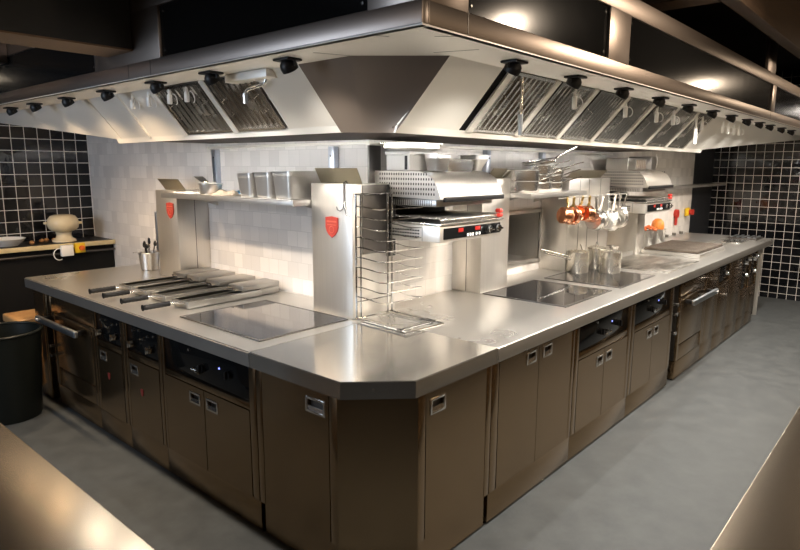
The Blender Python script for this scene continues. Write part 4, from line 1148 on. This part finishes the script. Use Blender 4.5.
# baffle filters
def baffle_filter(side, u0, w, label):
    Pf = RS if side == 'R' else LS
    g = 'baffle filters in the %s slope of the hood' % ('right' if side == 'R' else 'left')
    t = thing('baffle_filter', label, 'filter', Pf(u0 + w / 2, .5), g)
    e = (Pf(0, 1) - Pf(0, 0)); Lf = e.length; e.normalize()
    ax = Vector((1, 0, 0)) if side == 'R' else Vector((0, 1, 0))
    n = ax.cross(e); n = -n if n.z > 0 else n          # towards the kitchen
    o0 = Pf(u0, 0)
    def q(a, s_, h_): return o0 + ax * a + e * s_ + n * h_
    def bar(b, a0, a1, s0, s1, h0, h1, m):
        P = [q(a, s_, h_) for a in (a0, a1) for s_ in (s0, s1) for h_ in (h0, h1)]
        b.faces(P, [[0, 1, 3, 2], [4, 5, 7, 6], [0, 1, 5, 4], [2, 3, 7, 6], [0, 2, 6, 4], [1, 3, 7, 5]], m)
    b = MB(); fw = .014
    bar(b, 0, fw, .002, Lf - .002, -.02, .006, 'filter'); bar(b, w - fw, w, .002, Lf - .002, -.02, .006, 'filter')
    bar(b, fw, w - fw, .002, .016, -.02, .006, 'filter'); bar(b, fw, w - fw, Lf - .016, Lf - .002, -.02, .006, 'filter')
    b.build('frame', t)
    b = MB(); bar(b, fw, w - fw, .016, Lf - .016, -.024, -.02, 'darksteel'); b.build('back_plate', t)
    b = MB(); k = 8; st = (w - 2 * fw) / k
    for i in range(k):
        a = fw + i * st
        P = [q(a + .002, s_, h_) for s_, h_ in ((.016, -.016), (Lf - .016, -.016))] + [q(a + st * .30, .016, .003), q(a + st * .30, Lf - .016, .003), q(a + st * .62, .016, .003), q(a + st * .62, Lf - .016, .003), q(a + st * .80, .016, -.014), q(a + st * .80, Lf - .016, -.014)]
        b.faces(P, [[0, 1, 3, 2], [2, 3, 5, 4], [4, 5, 7, 6], [0, 2, 4, 6], [1, 3, 5, 7], [0, 1, 7, 6]], 'filter')
    b.build('baffles', t)
    for a in ((.055, w - .055) if side == 'L' else (.06,)):
        b = MB(); c0 = Lf * .52
        b.tube([q(a, c0 - .04, .003), q(a, c0 - .04, .024), q(a, c0 + .04, .024), q(a, c0 + .04, .003)], .003, 'chrome'); b.build('handle', t)
for i in range(7):
    baffle_filter('R', .79 + i * .4315, .365, '%s ridged steel baffle filter of the right hood slope, counted from the corner' % ORD[i])
baffle_filter('L', .85, .365, 'ridged steel baffle filter of the left hood slope, nearer the corner')
baffle_filter('L', 1.265, .43, 'ridged steel baffle filter of the left hood slope, further from the corner')

# spotlights under the rim
def spotlight(label, group):
    t = thing('swivel_spotlight', label, 'spotlight', (0, 0, 0), group)
    b = MB(); b.box((-.045, -.036, -.010), (.045, .036, -.0005), 'black', .004); b.build('mounting_plate', t)
    R = Matrix.Translation((0, .004, -.024)) @ Matrix.Rotation(.55, 4, 'X')
    b = MB(); b.lathe([(0, .026), (.018, .024), (.030, .012), (.034, -.004), (.032, -.02), (.026, -.022), (.024, -.014), (0, -.014)], 'black', R, 24); h_ = b.build('lamp_head', t)
    b = MB(); b.lathe([(0, -.0155), (.023, -.0155), (.023, -.0145), (0, -.0145)], 'lens', R, 20); b.build('lens', h_)
    for s_ in (-1, 1):
        b = MB(); b.tube([(s_ * .037, .004, -.008), (s_ * .037, .004, -.026), (s_ * .032, .004, -.026)], .004, 'black'); b.build('yoke_arm', t)
    return t
SPOT_W = 34.0
def lamp(name, kind, loc, aim, power, color, size=.03, angle=120, blend=.6):
    l = bpy.data.lights.new(name, kind); l.energy = power; l.color = color
    if kind == 'SPOT': l.spot_size = math.radians(angle); l.spot_blend = blend; l.shadow_soft_size = size
    elif kind == 'AREA': l.shape = 'DISK'; l.size = size
    else: l.shadow_soft_size = size
    o = bpy.data.objects.new(name, l); C.objects.link(o); o.location = loc
    o.rotation_euler = (Vector(aim) - Vector(loc)).to_track_quat('-Z', 'Y').to_euler()
    return o
xsR = [.58, 1.1, 1.65, 2.19, 2.72, 3.26, 3.77, 4.27, 4.72, 5.15, 5.68, 6.2]
ysL = [.46, .98, 1.46, 2.0, 2.53, 3.05, 3.50]
proto = spotlight('black swivel spotlight under the right hood rim, first from the corner', 'spotlights under the right hood rim')
proto.location = (xsR[0], -.165, ZL)
for i, x in enumerate(xsR[1:]):
    dup(proto, (x, -.165, ZL), 'black swivel spotlight under the right hood rim, %s from the corner' % ORD[i + 1], 'spotlights under the right hood rim')
for i, y in enumerate(ysL):
    dup(proto, (-.01, y, ZL), 'black swivel spotlight under the left hood rim, %s from the corner' % ORD[i], 'spotlights under the left hood rim', -PI / 2)
WARM = (1.0, .72, .45); NEUT = (1.0, .94, .86)
for x in xsR: lamp('spot_lamp', 'SPOT', (x, -.165, ZL - .075), (x, -.05, H), SPOT_W * 1.25, NEUT, .03, 150, 1.0)
for y in ysL: lamp('spot_lamp', 'SPOT', (-.01, y, ZL - .075), (.14, y, H), SPOT_W * .85, WARM if y > 1.9 else NEUT, .03, 150, 1.0)

# fire-suppression nozzles below the rim
def nozzle(label, group, ln=.088, ring=True, m='white', tipm='white'):
    t = thing('hood_nozzle', label, 'nozzle', (0, 0, 0), group)
    b = MB(); b.cyl((0, 0, -ln * .45), (0, 0, -.0005), .0075, m, 12); b.build('pipe', t)
    b = MB(); b.lathe([(0, -ln), (.010, -ln), (.0125, -ln + .004), (.0125, -ln * .45 - .003), (.0075, -ln * .45), (0, -ln * .45)], tipm, None, 16); b.build('cap', t)
    if ring:
        b = MB(); b.tube([(.012 + .016 * (1 - math.cos(a)) * .5, -.012 - .022 * math.sin(a), -ln * .72 + .026 * math.cos(a)) for a in [i * PI / 10 for i in range(11)]], .002, tipm, 6); b.build('strap', t)
    return t
GL = 'white nozzles under the left hood rim'
nz = nozzle('white nozzle with loop strap under the left hood rim, nearest the corner', GL); nz.location = (.115, 1.40, ZL)
for y, lab in ((1.565, 'second'), (1.78, 'third'), (1.965, 'fourth')):
    dup(nz, (.115, y, ZL), 'white nozzle with loop strap under the left hood rim, %s from the corner' % lab, GL)
GRn = 'white nozzles under the right hood rim'
nr = nozzle('white nozzle with loop strap, first short one under the right hood rim', GRn, .115); nr.location = (1.39, -.025, ZL)
for i, x in enumerate((2.04, 2.55, 2.87, 3.53, 4.11, 4.27, 4.46, 4.63)):
    lab = ('second', 'third', 'fourth', 'fifth', 'sixth', 'seventh', 'eighth', 'ninth')[i]
    dup(nr, (x, -.025, ZL), 'white nozzle with loop strap, %s short one under the right hood rim' % lab, GRn)
nl = nozzle('long white nozzle pipe between the short ones under the right hood rim', GRn, .222, False); nl.location = (3.39, -.022, ZL)
t = thing('hood_nozzle', 'long steel pipe with blue-grey tip in front of the first right filter', 'nozzle', (.88, -.025, ZL))
b = MB(); b.cyl((.88, -.025, ZL - .17), (.88, -.025, ZL - .0005), .007, 'bright', 12); b.build('pipe', t)
b = MB(); b.cyl((.88, -.025, ZL - .26), (.875, -.025, ZL - .17), .009, 'bluesteel', 12, .012); b.build('tip', t)
t = thing('hood_nozzle', 'bent steel pipe with hanging nozzle in front of the left filter', 'nozzle', (.12, .76, ZL))
b = MB(); b.tube([(.115, .762, ZL - .001), (.115, .762, ZL - .038), (.115, .768, ZL - .048), (.115, .78, ZL - .054), (.115, .89, ZL - .066), (.115, .905, ZL - .072), (.115, .913, ZL - .085)], .0075, 'bright', 10); b.build('pipe', t)
b = MB(); b.cyl((.115, .913, ZL - .125), (.115, .913, ZL - .082), .011, 'bluewhite', 14); b.build('nozzle_head', t)

# ------------------------------------------------------------------ beams under the ceiling
t = thing('ceiling_beam', 'black beam running into the left side of the hood housing', 'beam', (-2, 1.57, 2.24))
b = MB(); b.box((-4.4, 1.44, 2.248), (OX - .003, 1.69, 2.70), 'beamblack', .004); b.build('beam_body', t)
b = MB(); b.box((-4.4, 1.44, 2.24), (OX - .003, 1.69, 2.2478), 'beambrown'); b.build('underside', t)
t = thing('ceiling_beam', 'old brown timber joist crossing the top right corner', 'beam', (3, -.48, 2.6), 'timber joists under the ceiling')
b = MB(); b.box((-4.4, -.515, 2.60), (7.86, -.43, 2.949), 'timber', .006); b.build('beam_body', t)
t = thing('ceiling_beam', 'second brown timber joist, across the first above the hood', 'beam', (2.1, .2, 2.6), 'timber joists under the ceiling')
b = MB(); b.box((2.05, -.428, 2.60), (2.25, .95, 2.949), 'timber', .006); b.build('beam_body', t)
t = thing('ceiling_beam', 'grey-blue steel beam behind the black beam at top left', 'beam', (-2, 3.2, 2.3))
b = MB(); b.box((-4.4, 3.1, 2.36), (OX - .003, 3.25, 2.6), 'fascia', .004); b.build('beam_body', t)

# ------------------------------------------------------------------ ledge, bin and stool at the left end
t = thing('half_wall', 'black half wall ledge with cream edge strip in front of the left tiles', 'ledge', (-1, 4.45, 0))
b = MB(); b.box((-4.4, 4.29, 0), (XW - .003, 4.677, 1.025), 'blackmatt'); b.build('base', t)
b = MB(); b.box((-4.4, 4.26, 1.0255), (XW - .003, 4.677, 1.05), 'black', .002); b.build('top', t)
b = MB(); b.box((-4.4, 4.245, 1.012), (XW - .003, 4.259, 1.052), 'creamtrim', .002); b.build('edge_strip', t)
b = MB(); b.cyl((-4.4, 4.262, .965), (XW - .003, 4.262, .965), .009, 'darksteel', 10); b.build('pipe', t)
t = thing('cream_jar', 'rounded cream ceramic vessel with side lugs on a flared foot, on the ledge', 'vessel', (.61, 4.47, 1.05))
T = Matrix.Translation((.61, 4.45, 1.051))
b = MB(); b.lathe([(.10, 0), (.098, .012), (.068, .035), (.06, .06), (.066, .085), (.0, .085)], 'cream', T, 36); b.build('foot', t)
b = MB(); b.lathe([(.0, .086), (.06, .086), (.098, .098), (.122, .122), (.130, .16), (.122, .20), (.10, .228), (.07, .238), (0, .24)], 'cream', T, 40); b.build('bowl', t)
for s_ in (-1, 1):
    b = MB(); b.cyl((.61 + s_ * .108, 4.45 - s_ * .06, 1.215), (.61 + s_ * .132, 4.45 - s_ * .075, 1.215), .012, 'cream', 12); b.build('lug', t)
t = thing('serving_platter', 'white oval platter on the ledge at the left edge', 'platter', (.19, 4.5, 1.05))
b = MB(); b.lathe([(.10, 0), (.105, .006), (.15, .05), (.158, .06), (.15, .062), (.10, .012), (0, .012)], 'porcelain', Matrix.Translation((.14, 4.46, 1.051)), 36); b.build('platter_body', t)
rnd = random.Random(2)
pos = [(.335, 4.42)] + [(.44 + .05 * i, 4.50 + .03 * (i % 2)) for i in range(4)]
for i, (x, y) in enumerate(pos):
    b = MB(); b.lathe([(0, 0), (.016, .003), (.022, .014), (.016, .026), (.004, .032), (0, .032)], 'brownfood', Matrix.Translation((x, y, 1.0505)) @ Matrix.Rotation(rnd.uniform(0, 3), 4, 'Z'), 12)
    tag(b.build('brown_onion'), ('small brown bulb by the white platter', 'small brown bulb, first in the row beside the cream vessel', 'small brown bulb, second in the row beside the cream vessel', 'small brown bulb, third in the row beside the cream vessel', 'small brown bulb touching the foot of the cream vessel')[i], 'bulb', 'brown bulbs on the ledge')
t = thing('emergency_button', 'yellow switch box with orange button under the cream ledge edge', 'switch', (.65, 4.24, 1.0))
b = MB(); b.box((.605, 4.205, .965), (.69, 4.244, 1.05), 'yellow', .006); b.build('box', t)
b = MB(); b.cyl((.655, 4.185, 1.008), (.655, 4.2045, 1.008), .022, 'orange', 18); b.build('button', t)
t = thing('socket_box', 'white socket box with looped cable under the cream ledge edge', 'socket', (.53, 4.24, 1.0))
b = MB(); b.box((.49, 4.205, .945), (.59, 4.244, 1.04), 'white', .006); b.build('box', t)
b = MB(); b.tube([(.50 + .045 * math.cos(a) - .02, 4.235, .965 + .05 * math.sin(a)) for a in [PI * .35 + i * PI * 1.3 / 14 for i in range(15)]], .004, 'white', 8); b.build('cable', t)

t = thing('waste_bin', 'large round black waste bin beside the left wing', 'bin', (-.28, 3.28, 0))
T = Matrix.Translation((-.275, 3.27, 0.001))
b = MB(); b.lathe([(.19, 0), (.195, .01), (.235, .60), (.228, .60), (.19, .02), (0, .02)], 'bin', T, 44); b.build('body', t)
b = MB(); b.tube([T @ Vector((.236 * math.cos(a), .236 * math.sin(a), .605)) for a in [i * 2 * PI / 44 for i in range(44)]], .011, 'bin', 10, True); b.build('rim', t)
t = thing('wooden_stool', 'pale wooden stool with board legs behind the black bin', 'stool', (.1, 3.85, 0))
b = MB(); b.box((-.05, 3.70, .50), (.33, 4.05, .565), 'wood', .015, 3); b.build('seat', t)
for x in (-.02, .26):
    b = MB(); b.box((x, 3.73, 0.001), (x + .035, 4.02, .4995), 'wood', .006); b.build('leg', t)
b = MB(); b.box((.015, 3.85, .16), (.26, 3.88, .26), 'wood', .004); b.build('stretcher', t)

# ------------------------------------------------------------------ foreground pass tables
def table(x0, y0, x1, y1, label, edge):
    t = thing('prep_table', label, 'table', ((x0 + x1) / 2, (y0 + y1) / 2, 0), 'steel prep tables in the foreground')
    b = MB(); b.box((x0, y0, .86), (x1, y1, .90), 'table', .004, 2); b.build('table_top', t)
    b = MB(); b.box((x0 + .04, y0 + .04, .12), (x1 - .04, y1 - .04, .8595), 'front', .004); b.build('cabinet_body', t)
    b = MB(); b.box((x0 + .09, y0 + .09, 0), (x1 - .09, y1 - .09, .1195), 'void'); b.build('plinth', t)
table(-2.0, -.75, -.985, 1.9, 'worn steel prep table at the bottom left corner', 'x')
table(-.62, -2.1, 4.2, -1.16, 'worn brown steel prep table at the bottom right corner', 'y')

# ------------------------------------------------------------------ light
W = bpy.data.worlds.new('world'); S.world = W; W.use_nodes = True
nt = W.node_tree; bg = nt.nodes['Background']
tc = nt.nodes.new('ShaderNodeTexCoord'); sx = nt.nodes.new('ShaderNodeVectorMath'); sx.operation = 'DOT_PRODUCT'
sx.inputs[1].default_value = (.707, -.707, 0)
nt.links.new(tc.outputs['Generated'], sx.inputs[0])
rp_ = nt.nodes.new('ShaderNodeValToRGB')
mr = nt.nodes.new('ShaderNodeMapRange'); mr.inputs['From Min'].default_value = -1; mr.inputs['From Max'].default_value = 1
nt.links.new(sx.outputs['Value'], mr.inputs['Value']); nt.links.new(mr.outputs['Result'], rp_.inputs['Fac'])
rp_.color_ramp.elements[0].position = .1; rp_.color_ramp.elements[0].color = (.060, .062, .065, 1)
rp_.color_ramp.elements[1].position = .85; rp_.color_ramp.elements[1].color = (.10, .066, .036, 1)
nt.links.new(rp_.outputs['Color'], bg.inputs['Color']); bg.inputs['Strength'].default_value = 1.0

# ceiling lamps over the aisles
lamp('ceiling_lamp', 'SPOT', (2.2, -1.42, 2.66), (2.1, -.5, .3), 150, (1.0, .80, .60), .05, 155, .8)
lamp('ceiling_lamp', 'SPOT', (6.6, -1.42, 2.70), (6.2, -.5, .3), 100, (1.0, .78, .56), .05, 155, .8)
lamp('ceiling_lamp', 'SPOT', (4.4, -1.42, 2.66), (4.4, -.7, .3), 70, (1.0, .82, .62), .05, 110, .8)
lamp('ceiling_lamp', 'SPOT', (6.2, -.75, 2.55), (7.87, .1, 1.2), 55, (1.0, .90, .80), .06, 110, .8)
lamp('ceiling_lamp', 'SPOT', (-.2, -2.2, 2.7), (.6, -.2, .9), 26, (1.0, .86, .70), .06, 90, .7)
lamp('ceiling_lamp', 'SPOT', (-1.3, 3.0, 2.7), (.5, 3.2, .9), 22, (1.0, .70, .42), .06, 90, .7)
lamp('ceiling_lamp', 'SPOT', (-.9, 3.2, 2.6), (.3, 4.6, 1.3), 60, (1.0, .82, .60), .06, 90, .7)

for x in (.6, 2.6, 4.6):
    lamp('ceiling_lamp', 'SPOT', (x, -4.2, 2.62), (x + .4, 0, .5), 44, (1.0, .76, .50), .05, 90, .6)
for y in (.2, 2.0):
    lamp('ceiling_lamp', 'SPOT', (-4.2, y, 2.62), (0, y + .4, .5), 20, (1.0, .70, .42), .05, 90, .6)
lamp('window_daylight', 'AREA', (-4.3, 2.4, 2.0), (0, 1.6, 1.9), 75, (.66, .80, 1.0), 1.8)

for o in list(S.objects):
    if '_w' in o.keys(): del o['_w']
S.view_settings.view_transform = 'Standard'; S.view_settings.look = 'None'; S.view_settings.gamma = 1.0
S.view_settings.use_curve_mapping = False
S.view_settings.exposure = 0.18
